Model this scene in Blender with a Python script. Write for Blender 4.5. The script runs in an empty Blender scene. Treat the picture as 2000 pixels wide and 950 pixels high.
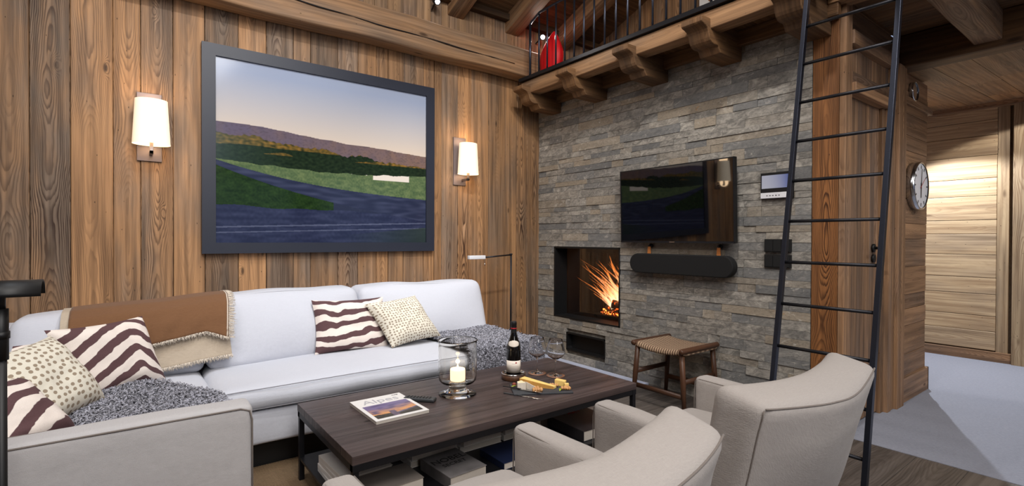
# Chalet living room: plank wall, stone fireplace wall, corner sofa, loft edge. Units are metres; X runs along the plank wall, Y towards it.
import bpy, math, random
from math import sin, cos, pi, radians, sqrt, floor as mfloor
from mathutils import Vector, Matrix, noise as mn
rnd = random.Random(7)
scene = bpy.context.scene
COL = scene.collection

def s2l(c):
    c = c / 255.0
    return c / 12.92 if c <= 0.04045 else ((c + 0.055) / 1.055) ** 2.4
def rgb(r, g, b): return (s2l(r), s2l(g), s2l(b), 1.0)

# ------------------------------------------------------------------ node helpers
class S:
    def __init__(s, nt, o): s.nt = nt; s.o = o
    def _m(s, op, *a):
        n = s.nt.nodes.new('ShaderNodeMath'); n.operation = op
        for i, x in enumerate((s,) + a):
            if isinstance(x, S): s.nt.links.new(x.o, n.inputs[i])
            else: n.inputs[i].default_value = float(x)
        return S(s.nt, n.outputs[0])
    def __add__(s, b): return s._m('ADD', b)
    __radd__ = __add__
    def __mul__(s, b): return s._m('MULTIPLY', b)
    __rmul__ = __mul__
    def __sub__(s, b): return s._m('SUBTRACT', b)
    def __rsub__(s, b): return (s * -1.0) + b
    def __truediv__(s, b): return s._m('DIVIDE', b)
    def pow(s, b): return s._m('POWER', b)
    def sin(s): return s._m('SINE')
    def abs(s): return s._m('ABSOLUTE')
    def fract(s): return s._m('FRACT')
    def sqrt(s): return s._m('SQRT')
    def gt(s, b): return s._m('GREATER_THAN', b)
    def lt(s, b): return s._m('LESS_THAN', b)
    def step(s, a, b, c=0.0, d=1.0, smooth=True):
        n = s.nt.nodes.new('ShaderNodeMapRange'); n.clamp = True
        n.interpolation_type = 'SMOOTHSTEP' if smooth else 'LINEAR'
        s.nt.links.new(s.o, n.inputs[0])
        for i, x in enumerate((a, b, c, d)): n.inputs[i + 1].default_value = x
        return S(s.nt, n.outputs[0])

class Mat:
    def __init__(s, name):
        s.m = bpy.data.materials.new(name); s.m.use_nodes = True; s.nt = s.m.node_tree
        s.b = s.nt.nodes['Principled BSDF']; s.out = s.nt.nodes['Material Output']
    def n(s, t): return s.nt.nodes.new(t)
    def attr(s, name):
        n = s.n('ShaderNodeAttribute'); n.attribute_name = name; return n
    def sep(s, sock):
        n = s.n('ShaderNodeSeparateXYZ'); s.nt.links.new(sock, n.inputs[0])
        return [S(s.nt, n.outputs[i]) for i in range(3)]
    def obj(s): return s.sep(s.n('ShaderNodeTexCoord').outputs['Object'])
    def uv(s): return s.sep(s.n('ShaderNodeTexCoord').outputs['UV'])
    def vec(s, x, y, z):
        n = s.n('ShaderNodeCombineXYZ')
        for i, v in enumerate((x, y, z)):
            if isinstance(v, S): s.nt.links.new(v.o, n.inputs[i])
            else: n.inputs[i].default_value = v
        return n.outputs[0]
    def noise(s, v, scale=1.0, detail=2.0, rough=0.5, dist=0.0):
        n = s.n('ShaderNodeTexNoise'); s.nt.links.new(v, n.inputs['Vector'])
        n.inputs['Scale'].default_value = scale; n.inputs['Detail'].default_value = detail
        n.inputs['Roughness'].default_value = rough; n.inputs['Distortion'].default_value = dist
        return S(s.nt, n.outputs[0])
    def vor(s, v, scale=1.0, rand=1.0, feature='F1', dim='3D'):
        n = s.n('ShaderNodeTexVoronoi'); n.feature = feature; n.voronoi_dimensions = dim; s.nt.links.new(v, n.inputs['Vector'])
        n.inputs['Scale'].default_value = scale; n.inputs['Randomness'].default_value = rand
        return S(s.nt, n.outputs['Distance'])
    def mix(s, f, a, b, mode='MIX'):
        n = s.n('ShaderNodeMix'); n.data_type = 'RGBA'; n.blend_type = mode
        for i, x in ((0, f), (6, a), (7, b)):
            if isinstance(x, S): s.nt.links.new(x.o, n.inputs[i])
            elif hasattr(x, 'is_linked'): s.nt.links.new(x, n.inputs[i])
            else: n.inputs[i].default_value = x
        return n.outputs[2]
    def set(s, key, x):
        i = s.b.inputs[key]
        if isinstance(x, S): s.nt.links.new(x.o, i)
        elif hasattr(x, 'is_linked'): s.nt.links.new(x, i)
        else: i.default_value = x
    def bump(s, h, strength=0.3, dist=0.002):
        n = s.n('ShaderNodeBump'); n.inputs['Strength'].default_value = strength; n.inputs['Distance'].default_value = dist
        s.nt.links.new(h.o, n.inputs['Height']); s.nt.links.new(n.outputs[0], s.b.inputs['Normal'])

def plain(name, col, rough=0.5, metal=0.0, emit=None, es=0.0, trans=0.0, ior=1.45, var=0.06, vscale=30, bump=0.0):
    m = Mat(name)
    if var and not trans and not emit:
        x, y, z = m.obj(); f = m.noise(m.vec(x, y, z), vscale, 3)
        m.set('Base Color', m.mix(f, tuple(c * (1 - var) for c in col[:3]) + (1,), tuple(min(1, c * (1 + var)) for c in col[:3]) + (1,)))
        if bump: m.bump(f, 0.4, bump)
    else: m.set('Base Color', col)
    m.set('Roughness', rough); m.set('Metallic', metal); m.set('IOR', ior)
    if emit: m.set('Emission Color', emit); m.set('Emission Strength', es)
    if trans: m.set('Transmission Weight', trans)
    return m.m

def wood(name, light, dark, grey, ring=0.009, contrast=0.8, rough=0.6, bump=0.5, kn_r=0.16):
    m = Mat(name); u, v, _ = m.uv()
    a = m.attr('tone'); tr, tg, tb = m.sep(a.outputs['Color'])
    seed = tr * 87.0
    depth = m.noise(m.vec(v * 1.25, seed, 0.0), 1.0, 1.5) * 0.17 - 0.045
    wander = (m.noise(m.vec(v * 0.9, seed + 9.0, 0.0), 1.0, 2) - 0.5) * 0.09
    uw = u + wander
    dist = m.noise(m.vec(u * 14.0, v * 2.2, seed), 1.0, 3)
    kn = m.vor(m.vec(u * 5.5, v * 1.9, seed * 3.1), 1.0, 1.0)
    knot = kn.step(0.0, kn_r, 1.0, 0.0)
    r = (uw * uw + depth * depth).sqrt() + dist * 0.022 + knot * 0.03
    fine = m.noise(m.vec(u * 220.0, v * 5.0, seed), 1.0, 3)
    ph = r * (1.0 / ring) + fine * 0.35
    w = (ph.fract() * 1.0)
    band = w.step(0.3, 0.85) * w.step(0.88, 1.0, 1.0, 0.0)
    # rings fade in and out so some boards read plain
    vis = m.noise(m.vec(u * 6.0, v * 1.2, seed + 3.0), 1.0, 3).step(0.33, 0.66, 0.25, 1.0) * ((tr * 13.7).fract() * (tr * 13.7).fract() * 0.9 + 0.18)
    band = band * vis
    streak = m.noise(m.vec(u * 45.0, v * 1.4, seed + 5.0), 1.0, 4)
    patch = m.noise(m.vec(u * 5.0, v * 1.1, seed + 20.0), 1.0, 4, 0.6)
    c = m.mix(streak.step(0.25, 0.75), tuple(min(1, a * 1.12) for a in light[:3]) + (1,), tuple(a * 0.45 + b * 0.55 for a, b in zip(light, dark)))
    g2 = (tg * 0.85 + patch.step(0.35, 0.7, -0.3, 0.55))
    c = m.mix(g2.step(0.0, 1.0, 0, 0.92, False), c, m.mix(streak.step(0.2, 0.8), tuple(min(1, a * 1.25) for a in grey[:3]) + (1,), tuple(a * 0.42 for a in grey[:3]) + (1,)))
    c = m.mix(band * contrast, c, dark)
    c = m.mix(knot.step(0.55, 0.95) * 0.8, c, tuple(x * 0.5 for x in dark[:3]) + (1,))
    holes = m.vor(m.vec(u * 26.0, v * 9.0, seed + 2.0), 1.0, 1.0).step(0.035, 0.06, 1.0, 0.0)
    c = m.mix(holes * 0.85, c, (0.01, 0.007, 0.005, 1))
    hs = m.n('ShaderNodeHueSaturation'); m.nt.links.new(c, hs.inputs['Color']); m.nt.links.new((tb * 2.0).o, hs.inputs['Value'])
    m.set('Base Color', hs.outputs[0]); m.set('Roughness', (fine * 0.25) + (rough - 0.12)); m.set('Specular IOR Level', 0.3)
    m.bump(fine * 0.4 - band * 0.6 + streak * 0.7 - holes, bump, 0.0025)
    return m.m

def linen(name, col, col2, scale=1.0, bump=0.35, sheen=0.15):
    m = Mat(name); x, y, z = m.obj()
    a = m.noise(m.vec(x * 500, y * 60, z * 500), 1.0, 2); b = m.noise(m.vec(x * 60, y * 500, z * 60), 1.0, 2)
    big = m.noise(m.vec(x, y, z), 5.0 * scale, 4, 0.6)
    crease = m.noise(m.vec(x * 4, y * 4, z * 6), 1.6 * scale, 4, 0.5, 0.2)
    m.set('Base Color', m.mix((a + b) * 0.5, col, col2)); m.set('Roughness', 0.9); m.set('Specular IOR Level', 0.15)
    m.set('Sheen Weight', sheen)
    m.bump((a + b) * 0.12 + crease * 0.8 + big * 0.5, bump, 0.012)
    return m.m

M = {}
M['planks'] = wood('reclaimed_plank', rgb(176, 133, 92), rgb(56, 35, 23), rgb(128, 110, 94), 0.0065, 1.0)
M['planks_dark'] = wood('reclaimed_plank_loft', rgb(186, 148, 108), rgb(88, 60, 40), rgb(134, 114, 98), 0.006, 0.65)
M['pine'] = wood('pale_pine_boards', rgb(186, 162, 128), rgb(112, 78, 50), rgb(150, 130, 108), 0.010, 0.5, kn_r=0.24)
M['timber'] = wood('old_timber', rgb(158, 122, 88), rgb(74, 50, 34), rgb(134, 114, 96), 0.009, 0.5, bump=0.9, kn_r=0.22)
M['timber_dark'] = wood('brown_timber', rgb(134, 98, 64), rgb(62, 40, 25), rgb(104, 82, 62), 0.009, 0.45, bump=0.8, kn_r=0.22)
M['post'] = wood('orange_post', rgb(150, 100, 58), rgb(58, 33, 17), rgb(116, 78, 48), 0.006, 1.0)
M['door_wood'] = wood('door_boards', rgb(176, 136, 100), rgb(84, 58, 40), rgb(128, 106, 90), 0.007, 0.65)
M['wenge'] = wood('dark_oak_top', rgb(80, 67, 65), rgb(40, 32, 31), rgb(72, 63, 62), 0.009, 0.5, rough=0.36, bump=0.35)
M['floorwood'] = wood('dark_floor_planks', rgb(96, 88, 82), rgb(56, 50, 46), rgb(88, 82, 78), 0.010, 0.45, rough=0.45, bump=0.3)
M['walnut'] = wood('walnut', rgb(88, 58, 40), rgb(40, 24, 16), rgb(68, 46, 34), 0.006, 0.6, rough=0.4)
M['sofa'] = linen('white_linen', rgb(206, 208, 216), rgb(190, 192, 201))
M['chair'] = linen('greige_linen', rgb(178, 171, 166), rgb(156, 149, 144), 0.8, 0.5)
M['sofa_arm'] = linen('shaded_linen', rgb(190, 187, 187), rgb(170, 167, 167))  # same white linen, greyed: the arm's shade is put into the colour
M['piping'] = linen('piping_linen', rgb(150, 150, 156), rgb(134, 134, 140))
M['chair_piping'] = linen('chair_piping_linen', rgb(128, 119, 113), rgb(112, 104, 98))
M['throw'] = linen('brown_wool', rgb(128, 92, 64), rgb(102, 71, 48), 1.2, 0.5)
M['lining'] = linen('beige_wool', rgb(196, 182, 162), rgb(168, 152, 134), 1.2, 0.4)
M['fringe'] = linen('cream_fringe', rgb(226, 214, 198), rgb(205, 192, 176))
M['steel'] = plain('blackened_steel', rgb(46, 46, 50), 0.42, 0.7)
M['steel_blue'] = plain('blued_steel', rgb(62, 66, 78), 0.35, 0.85)
M['black'] = plain('matt_black', rgb(16, 16, 17), 0.5)
M['soot'] = plain('soot_steel', rgb(34, 27, 24), 0.7, 0.2, var=0.4, vscale=8)
M['frame'] = plain('navy_black_frame', rgb(38, 42, 54), 0.45, var=0.1, vscale=6)
M['nickel'] = plain('brushed_nickel', rgb(150, 140, 138), 0.35, 0.9)
M['bronze'] = plain('bronze_plate', rgb(112, 102, 104), 0.5, 0.4)
M['chrome'] = plain('steel_polished', rgb(200, 202, 206), 0.18, 1.0)
M['silver'] = plain('silver_rim', rgb(215, 212, 210), 0.12, 1.0)
M['white'] = plain('white_plastic', rgb(225, 226, 230), 0.35)
M['leather'] = plain('tan_leather', rgb(182, 112, 56), 0.6, var=0.12, bump=0.001)
M['cloth_black'] = plain('speaker_cloth', rgb(17, 17, 18), 0.85, var=0.3, vscale=400)
M['red'] = plain('red_fabric', rgb(214, 16, 26), 0.55, var=0.05, vscale=10)
M['paper'] = plain('paper_white', rgb(228, 224, 220), 0.6, var=0.04, vscale=60)
M['paper_grey'] = plain('paper_pages', rgb(196, 188, 178), 0.8, var=0.1, vscale=200)
M['navy'] = plain('navy_cover', rgb(26, 34, 60), 0.4)
M['dark_cover'] = plain('charcoal_cover', rgb(52, 49, 52), 0.35, var=0.5, vscale=14)
M['worn_cover'] = plain('worn_grey_cover', rgb(112, 108, 108), 0.4, var=0.45, vscale=16)
M['grey_cover'] = plain('grey_cover', rgb(118, 110, 104), 0.4, var=0.35, vscale=12)
M['ink'] = plain('black_ink', rgb(20, 18, 20), 0.6, var=0)
M['ink_red'] = plain('red_ink', rgb(170, 22, 36), 0.6, var=0)
M['ink_grey'] = plain('pale_grey_ink', rgb(176, 174, 178), 0.6, var=0)
M['wax'] = plain('candle_wax', rgb(250, 232, 204), 0.5, emit=rgb(255, 226, 184), es=1.7)
M['slate'] = plain('slate', rgb(56, 58, 62), 0.55, var=0.2, vscale=20, bump=0.002)
M['cheese'] = plain('hard_cheese', rgb(236, 202, 122), 0.5, var=0.08, vscale=25)
M['rind'] = plain('cheese_rind', rgb(200, 148, 74), 0.6, var=0.15, vscale=40)
M['brie'] = plain('brie_rind', rgb(228, 216, 200), 0.7, var=0.12, vscale=60, bump=0.001)
M['brie_paste'] = plain('brie_paste', rgb(238, 222, 176), 0.5, var=0.06)
M['walnut_meat'] = plain('walnut_kernel', rgb(200, 150, 98), 0.7, var=0.35, vscale=90, bump=0.002)
M['grape'] = plain('dried_fruit', rgb(134, 66, 46), 0.5, var=0.2, vscale=60)
M['leaf'] = plain('green_leaf', rgb(150, 160, 50), 0.5, var=0.25, vscale=80)
M['label'] = plain('label_paper', rgb(226, 214, 200), 0.6, var=0.05, vscale=80)
M['copper'] = plain('copper_brown', rgb(146, 108, 88), 0.4, 0.4)
M['remote'] = plain('dark_rubber', rgb(54, 56, 58), 0.45, var=0.15)
M['board_trim'] = M['timber']

def glassmat(name, col=(1, 1, 1, 1), rough=0.0, ior=1.45):
    m = Mat(name); m.set('Base Color', col); m.set('Roughness', rough); m.set('IOR', ior); m.set('Transmission Weight', 1.0)
    x, y, z = m.obj(); m.bump(m.noise(m.vec(x, y, z), 12, 1), 0.05, 0.002)
    return m.m
M['glass'] = glassmat('clear_glass')
M['glass_old'] = glassmat('hurricane_glass', (0.97, 0.96, 0.93, 1))
M['bottle'] = plain('bottle_glass', rgb(14, 12, 12), 0.08, var=0)
m = Mat('tv_screen'); m.set('Base Color', (0.002, 0.002, 0.0025, 1)); m.set('Roughness', 0.03); m.set('Specular IOR Level', 1.0); M['screen'] = m.m
m = Mat('pane'); m.nt.nodes.remove(m.b)
t = m.n('ShaderNodeBsdfTransparent'); g = m.n('ShaderNodeBsdfGlossy'); g.inputs['Roughness'].default_value = 0.04
fr = m.n('ShaderNodeFresnel'); fr.inputs[0].default_value = 1.35; mx = m.n('ShaderNodeMixShader')
m.nt.links.new(fr.outputs[0], mx.inputs[0]); m.nt.links.new(t.outputs[0], mx.inputs[1]); m.nt.links.new(g.outputs[0], mx.inputs[2]); m.nt.links.new(mx.outputs[0], m.out.inputs[0]); M['pane'] = m.m

# linen-shade of the wall lamps: translucent and lit from inside
m = Mat('lamp_shade_cloth'); x, y, z = m.obj(); w = m.noise(m.vec(x * 300, y * 300, z * 300), 1.0, 2)
m.set('Base Color', m.mix(w, rgb(250, 240, 222), rgb(240, 226, 204))); m.set('Roughness', 0.9)
m.set('Emission Color', rgb(255, 226, 186)); m.set('Emission Strength', 0.62)
M['shade'] = m.m
def emis(name, col, st):
    m = Mat(name); m.set('Base Color', (0, 0, 0, 1)); m.set('Emission Color', col); m.set('Emission Strength', st); return m.m
M['bulb'] = emis('bulb_glow', rgb(255, 240, 214), 8)
M['led'] = emis('spot_led', rgb(250, 250, 255), 40)
M['flame_small'] = emis('candle_flame', rgb(255, 214, 140), 22)
m = Mat('intercom_screen'); u, v, _ = m.uv()
m.set('Base Color', (0.02, 0.02, 0.02, 1)); m.set('Emission Color', m.mix((u * u + v * 0.1), rgb(206, 206, 220), rgb(96, 112, 178))); m.set('Emission Strength', 0.55); m.set('Roughness', 0.2); M['intercom'] = m.m

# flames: glowing tongues, hot at the root, thin and orange at the tip
m = Mat('fire_flame'); a = m.attr('tone'); hh, tt, _ = m.sep(a.outputs['Color'])
x, y, z = m.obj(); nz = m.noise(m.vec(x * 40, y * 40, z * 14), 1.0, 3)
colr = m.mix(hh.step(0.0, 0.75, 0, 1, False), rgb(255, 222, 176), rgb(255, 138, 62))
lw = m.n('ShaderNodeLayerWeight'); lw.inputs[0].default_value = 0.35
fac = S(m.nt, lw.outputs['Facing'])
al = (1.0 - fac) * (1.0 - hh * 0.8) * nz.step(0.25, 0.65, 0.2, 0.8) * 0.62
em = m.n('ShaderNodeEmission'); m.nt.links.new(colr, em.inputs[0]); em.inputs[1].default_value = 3.2
tp = m.n('ShaderNodeBsdfTransparent'); mx = m.n('ShaderNodeMixShader'); m.nt.links.new(al.o, mx.inputs[0])
m.nt.links.new(tp.outputs[0], mx.inputs[1]); m.nt.links.new(em.outputs[0], mx.inputs[2]); m.nt.links.new(mx.outputs[0], m.out.inputs[0]); M['fire'] = m.m
m = Mat('ember'); x, y, z = m.obj(); n1 = m.noise(m.vec(x, y, z), 45, 3)
m.set('Base Color', rgb(30, 22, 18)); m.set('Emission Color', m.mix(n1.step(0.45, 0.7), rgb(150, 20, 4), rgb(255, 150, 60))); m.set('Emission Strength', n1.step(0.42, 0.62, 0.0, 7.0)); M['ember'] = m.m
m = Mat('charred_log'); x, y, z = m.obj(); n1 = m.noise(m.vec(x * 1, y * 1, z), 30, 4)
m.set('Base Color', m.mix(n1, rgb(24, 18, 15), rgb(110, 84, 66))); m.set('Roughness', 0.9); m.set('Emission Color', rgb(255, 90, 20)); m.set('Emission Strength', n1.step(0.58, 0.7, 0.0, 3.0)); m.bump(n1, 0.6, 0.01); M['log'] = m.m

# split-face stone
m = Mat('ledge_stone'); a = m.attr('tone'); tr, tg, tb = m.sep(a.outputs['Color']); u, v, _ = m.uv()
big = m.noise(m.vec(u * 13 + v * 6, v * 22, tr * 60), 1.0, 6, 0.68, 1.0); fin = m.noise(m.vec(u * 60, v * 90, tr * 60), 1.0, 4, 0.65)
vein = m.noise(m.vec(u * 14 + v * 10, v * 26, tr * 60 + 4), 1.0, 5, 0.6, 1.6)
c = m.mix(big.step(0.3, 0.72), rgb(108, 105, 100), rgb(172, 166, 156))
c = m.mix(tg.step(0.5, 1.0) * 0.75, c, rgb(152, 138, 118))
c = m.mix((1.0 - tg).step(0.75, 1.0) * 0.7, c, rgb(104, 106, 108))
c = m.mix((tg * big).step(0.58, 0.7) * 0.8, c, rgb(168, 124, 72))
c = m.mix(vein.step(0.58, 0.72) * 0.6, c, rgb(200, 194, 184))
c = m.mix((1.0 - fin).step(0.45, 0.7) * 0.35, c, rgb(72, 70, 67))
hs = m.n('ShaderNodeHueSaturation'); m.nt.links.new(c, hs.inputs['Color']); m.nt.links.new((tb * 2.0).o, hs.inputs['Value'])
m.set('Base Color', hs.outputs[0]); m.set('Roughness', 0.78); m.bump(big * 1.0 + fin * 0.4 + vein * 0.5, 0.5, 0.008); M['stone'] = m.m

# loop carpet of the hall, jute rug
m = Mat('hall_carpet'); x, y, z = m.obj(); n1 = m.noise(m.vec(x * 240, y * 50, z), 1.0, 2); n2 = m.noise(m.vec(x, y, z), 90, 3); n3 = m.noise(m.vec(x * 3, y * 1.2, z), 1.0, 3)
m.set('Base Color', m.mix(n1 * 0.6 + n2 * 0.4, rgb(112, 115, 127), rgb(160, 163, 175))); m.set('Roughness', 0.95); m.bump(n1 + n2, 0.6, 0.004); M['carpet'] = m.m
m = Mat('jute_weave'); x, y, z = m.obj(); a = (x * 1100).sin(); b = (y * 700 + (x * 550).sin() * 1.5).sin(); n2 = m.noise(m.vec(x * 40, y * 160, z), 1.0, 3)
m.set('Base Color', m.mix(n2 * 0.6 + b * 0.2 + 0.1, rgb(98, 76, 54), rgb(168, 138, 102))); m.set('Roughness', 0.95); m.bump(a * 0.3 + b * 0.5 + n2, 0.8, 0.004); M['jute'] = m.m
m = Mat('paper_cord'); u, v, _ = m.uv(); a = (v * 360 + (u * 120).sin() * 0.9).sin(); b = (u * 420).sin(); n2 = m.noise(m.vec(u * 200, v * 60, 0.0), 1.0, 3)
m.set('Base Color', m.mix(a * 0.45 + n2 * 0.3 + 0.3, rgb(96, 72, 54), rgb(190, 160, 130))); m.set('Roughness', 0.85); m.bump(a + b * 0.4 + n2 * 0.4, 0.8, 0.004); M['cord'] = m.m
# curly sheepskin
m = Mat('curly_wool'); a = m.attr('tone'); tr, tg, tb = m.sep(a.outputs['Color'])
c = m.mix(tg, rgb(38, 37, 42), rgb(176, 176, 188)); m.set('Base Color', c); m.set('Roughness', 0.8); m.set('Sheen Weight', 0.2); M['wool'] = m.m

# cushion prints
def zebra(name, f=3.6, amp=1.5, apex=0.5, rot=0.0, seed=0.0, tilt=0.0):
    m = Mat(name); u, v, _ = m.uv()
    n1 = m.noise(m.vec(u * 2.2, v * 1.6, seed), 1.0, 2) - 0.5; n2 = m.noise(m.vec(u * 7, v * 7, seed + 3), 1.0, 2) - 0.5
    tri = ((u - apex + n1 * 0.5) * (u - apex + n1 * 0.5) + 0.006).sqrt()
    t = v * f + tri * amp + u * tilt + n1 * 1.2 + n2 * 0.28 + rot
    b = t.fract().step(0.47, 0.50) * t.fract().step(0.95, 0.98, 1.0, 0.0)
    ob = m.obj(); w = m.noise(m.vec(ob[0] * 400, ob[1] * 400, ob[2] * 400), 1.0, 2)
    m.set('Base Color', m.mix(b, m.mix(w, rgb(226, 212, 200), rgb(240, 230, 222)), m.mix(w, rgb(78, 52, 54), rgb(100, 70, 72))))
    m.set('Roughness', 0.9); m.bump(w + n2 * 1.5, 0.3, 0.004); return m.m
M['zebra1'] = zebra('zebra_print_a', 4.4, 3.2, 0.66, 0.2, 1.0)
M['zebra2'] = zebra('zebra_print_b', 5.0, 1.6, 0.3, 0.1, 5.0, -0.6)
M['zebra3'] = zebra('zebra_print_c', 4.6, -1.6, 0.75, 0.6, 9.0, -1.4)
M['zebra4'] = zebra('zebra_print_d', 3.4, 1.2, 0.72, 0.35, 14.0, -1.2)
def dots(name, k):
    m = Mat(name); u, v, _ = m.uv(); n = m.noise(m.vec(u * 25, v * 25, 0.0), 1.0, 2) * 0.5
    d = m.vor(m.vec(u * k + n * 0.3, v * k, 0.0), 1.0, 0.42, dim='2D'); b = (d + n * 0.12).step(0.29, 0.34, 1.0, 0.0)
    ob = m.obj(); w = m.noise(m.vec(ob[0] * 400, ob[1] * 400, ob[2] * 400), 1.0, 2)
    m.set('Base Color', m.mix(b, m.mix(w, rgb(216, 209, 192), rgb(230, 224, 208)), rgb(150, 134, 114))); m.set('Roughness', 0.9); m.bump(w, 0.3, 0.003); return m.m
M['dots'] = dots('dotted_print', 14.0); M['dots_fine'] = dots('fine_dotted_print', 19.0)
# printed picture: colours stored per vertex on a fine grid
m = Mat('printed_sheet'); a = m.attr('tone'); m.set('Base Color', a.outputs['Color']); m.set('Roughness', 0.3); M['print'] = m.m
m = Mat('acrylic_print'); a = m.attr('tone'); m.set('Base Color', a.outputs['Color']); m.set('Roughness', 0.12); m.set('Specular IOR Level', 0.3); M['print_gloss'] = m.m

# ------------------------------------------------------------------ mesh helpers
def tn(g=0.3, b=0.5, seed=None): return (rnd.random() if seed is None else seed, g, b, 1.0)

class MB:
    def __init__(s): s.v = []; s.f = []; s.uv = []; s.t = []; s.s = []
    def add(s, vs, fs, uvs=None, tone=(0.5, 0.3, 0.5, 1), smooth=True, tones=None, M=None):
        o = len(s.v)
        s.v += [tuple(M @ Vector(p)) if M is not None else tuple(p) for p in vs]
        for k, f in enumerate(fs):
            s.f.append(tuple(i + o for i in f)); s.s.append(smooth)
            s.uv.append([tuple(x) for x in uvs[k]] if uvs else [(vs[i][0], vs[i][1]) for i in f])
            s.t.append([tones[i] for i in f] if tones else [tone] * len(f))
        return s
    def box(s, lo, hi, g=2, tone=None, M=None, smooth=False):
        tone = tone or tn()
        x0, y0, z0 = lo; x1, y1, z1 = hi
        vs = [(x, y, z) for x in (x0, x1) for y in (y0, y1) for z in (z0, z1)]
        fs = [(0, 1, 3, 2), (4, 6, 7, 5), (0, 4, 5, 1), (2, 3, 7, 6), (0, 2, 6, 4), (1, 5, 7, 3)]
        c = [(a + b) / 2 for a, b in zip(lo, hi)]; uvs = []
        for k, f in enumerate(fs):
            uvs.append([face_uv(vs[i], k // 2, g, c) for i in f])
        return s.add(vs, fs, uvs, tone, smooth, M=M)
    def soft(s, lo, hi, r, div=(6, 6, 6), g=2, crown=(0, 0, 0), nz=(0, 1), fn=None, tone=None, M=None):
        tone = tone or tn(); ax = []
        for k in range(3):
            L = hi[k] - lo[k]; rr = min(r, L * 0.499); ins = [lo[k] + rr + (L - 2 * rr) * i / div[k] for i in range(div[k] + 1)]
            ax.append([lo[k], lo[k] + rr * 0.18, lo[k] + rr * 0.5] + ins + [hi[k] - rr * 0.5, hi[k] - rr * 0.18, hi[k]])
        c = [(a + b) / 2 for a, b in zip(lo, hi)]; h = [(b - a) / 2 for a, b in zip(lo, hi)]
        idx = {}; vs = []; fs = []; uvs = []
        def vid(p):
            key = tuple(round(q, 6) for q in p)
            if key not in idx:
                q = list(p); cl = [min(max(q[k], lo[k] + min(r, h[k] * .998)), hi[k] - min(r, h[k] * .998)) for k in range(3)]
                d = Vector([q[k] - cl[k] for k in range(3)])
                if d.length > 1e-9: d = d.normalized() * r
                q = [cl[k] + d[k] for k in range(3)]
                n = [(q[k] - c[k]) / h[k] for k in range(3)]
                for k in range(3):
                    if crown[k]:
                        a, b = [j for j in range(3) if j != k]
                        q[k] += crown[k] * n[k] * max(0, 1 - n[a] ** 2) * max(0, 1 - n[b] ** 2)
                if nz[0]:
                    w = mn.noise_vector(Vector(q) * nz[1]); q = [q[k] + w[k] * nz[0] for k in range(3)]
                if fn: q = fn(q, n)
                idx[key] = len(vs); vs.append(tuple(q))
            return idx[key]
        for k in range(3):
            a, b = [j for j in range(3) if j != k]
            for side, val in ((0, lo[k]), (1, hi[k])):
                for i in range(len(ax[a]) - 1):
                    for j in range(len(ax[b]) - 1):
                        ps = []
                        for (ii, jj) in ((i, j), (i + 1, j), (i + 1, j + 1), (i, j + 1)):
                            p = [0, 0, 0]; p[k] = val; p[a] = ax[a][ii]; p[b] = ax[b][jj]; ps.append(p)
                        flip = (side == 1) != (k == 1)
                        if not flip: ps = ps[::-1]
                        fs.append(tuple(vid(p) for p in ps)); uvs.append([face_uv(p, k, g, c) for p in ps])
        return s.add(vs, fs, uvs, tone, True, M=M)
    def lathe(s, prof, n=32, c=(0, 0, 0), tone=None, M=None, sx=1, sy=1, a0=0.0, a1=2 * pi):
        vs = []; fs = []; uvs = []; full = abs(a1 - a0 - 2 * pi) < 1e-6; m = n if full else n + 1
        for (r, z) in prof:
            for i in range(m):
                a = a0 + (a1 - a0) * i / n; vs.append((c[0] + r * cos(a) * sx, c[1] + r * sin(a) * sy, c[2] + z))
        for j in range(len(prof) - 1):
            for i in range(n):
                i2 = (i + 1) % m
                fs.append((j * m + i, j * m + i2, (j + 1) * m + i2, (j + 1) * m + i))
                uvs.append([(i / n, prof[j][1]), ((i + 1) / n, prof[j][1]), ((i + 1) / n, prof[j + 1][1]), (i / n, prof[j + 1][1])])
        return s.add(vs, fs, uvs, tone or tn(), True, M=M)
    def tube(s, pts, r, n=8, tone=None, cap=True, flat=1.0):
        pts = [Vector(p) for p in pts]; vs = []; fs = []; uvs = []; L = 0
        rs = r if isinstance(r, (list, tuple)) else [r] * len(pts)
        up = Vector((0, 0, 1)); Ls = []
        for k, p in enumerate(pts):
            d = (pts[min(k + 1, len(pts) - 1)] - pts[max(k - 1, 0)]).normalized()
            if k: L += (p - pts[k - 1]).length
            Ls.append(L)
            ref = up if abs(d.z) < 0.95 else Vector((1, 0, 0)); a = d.cross(ref).normalized(); b = d.cross(a)
            for i in range(n):
                t = 2 * pi * i / n; vs.append(tuple(p + (a * cos(t) + b * sin(t) * flat) * rs[k]))
        for k in range(len(pts) - 1):
            for i in range(n):
                j = (i + 1) % n; fs.append((k * n + i, k * n + j, (k + 1) * n + j, (k + 1) * n + i))
                uvs.append([(i / n * .1, Ls[k]), ((i + 1) / n * .1, Ls[k]), ((i + 1) / n * .1, Ls[k + 1]), (i / n * .1, Ls[k + 1])])
        if cap:
            fs.append(tuple(range(n))[::-1]); uvs.append([(0, 0)] * n); o = (len(pts) - 1) * n
            fs.append(tuple(range(o, o + n))); uvs.append([(0, 0)] * n)
        return s.add(vs, fs, uvs, tone or tn(), True)
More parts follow.
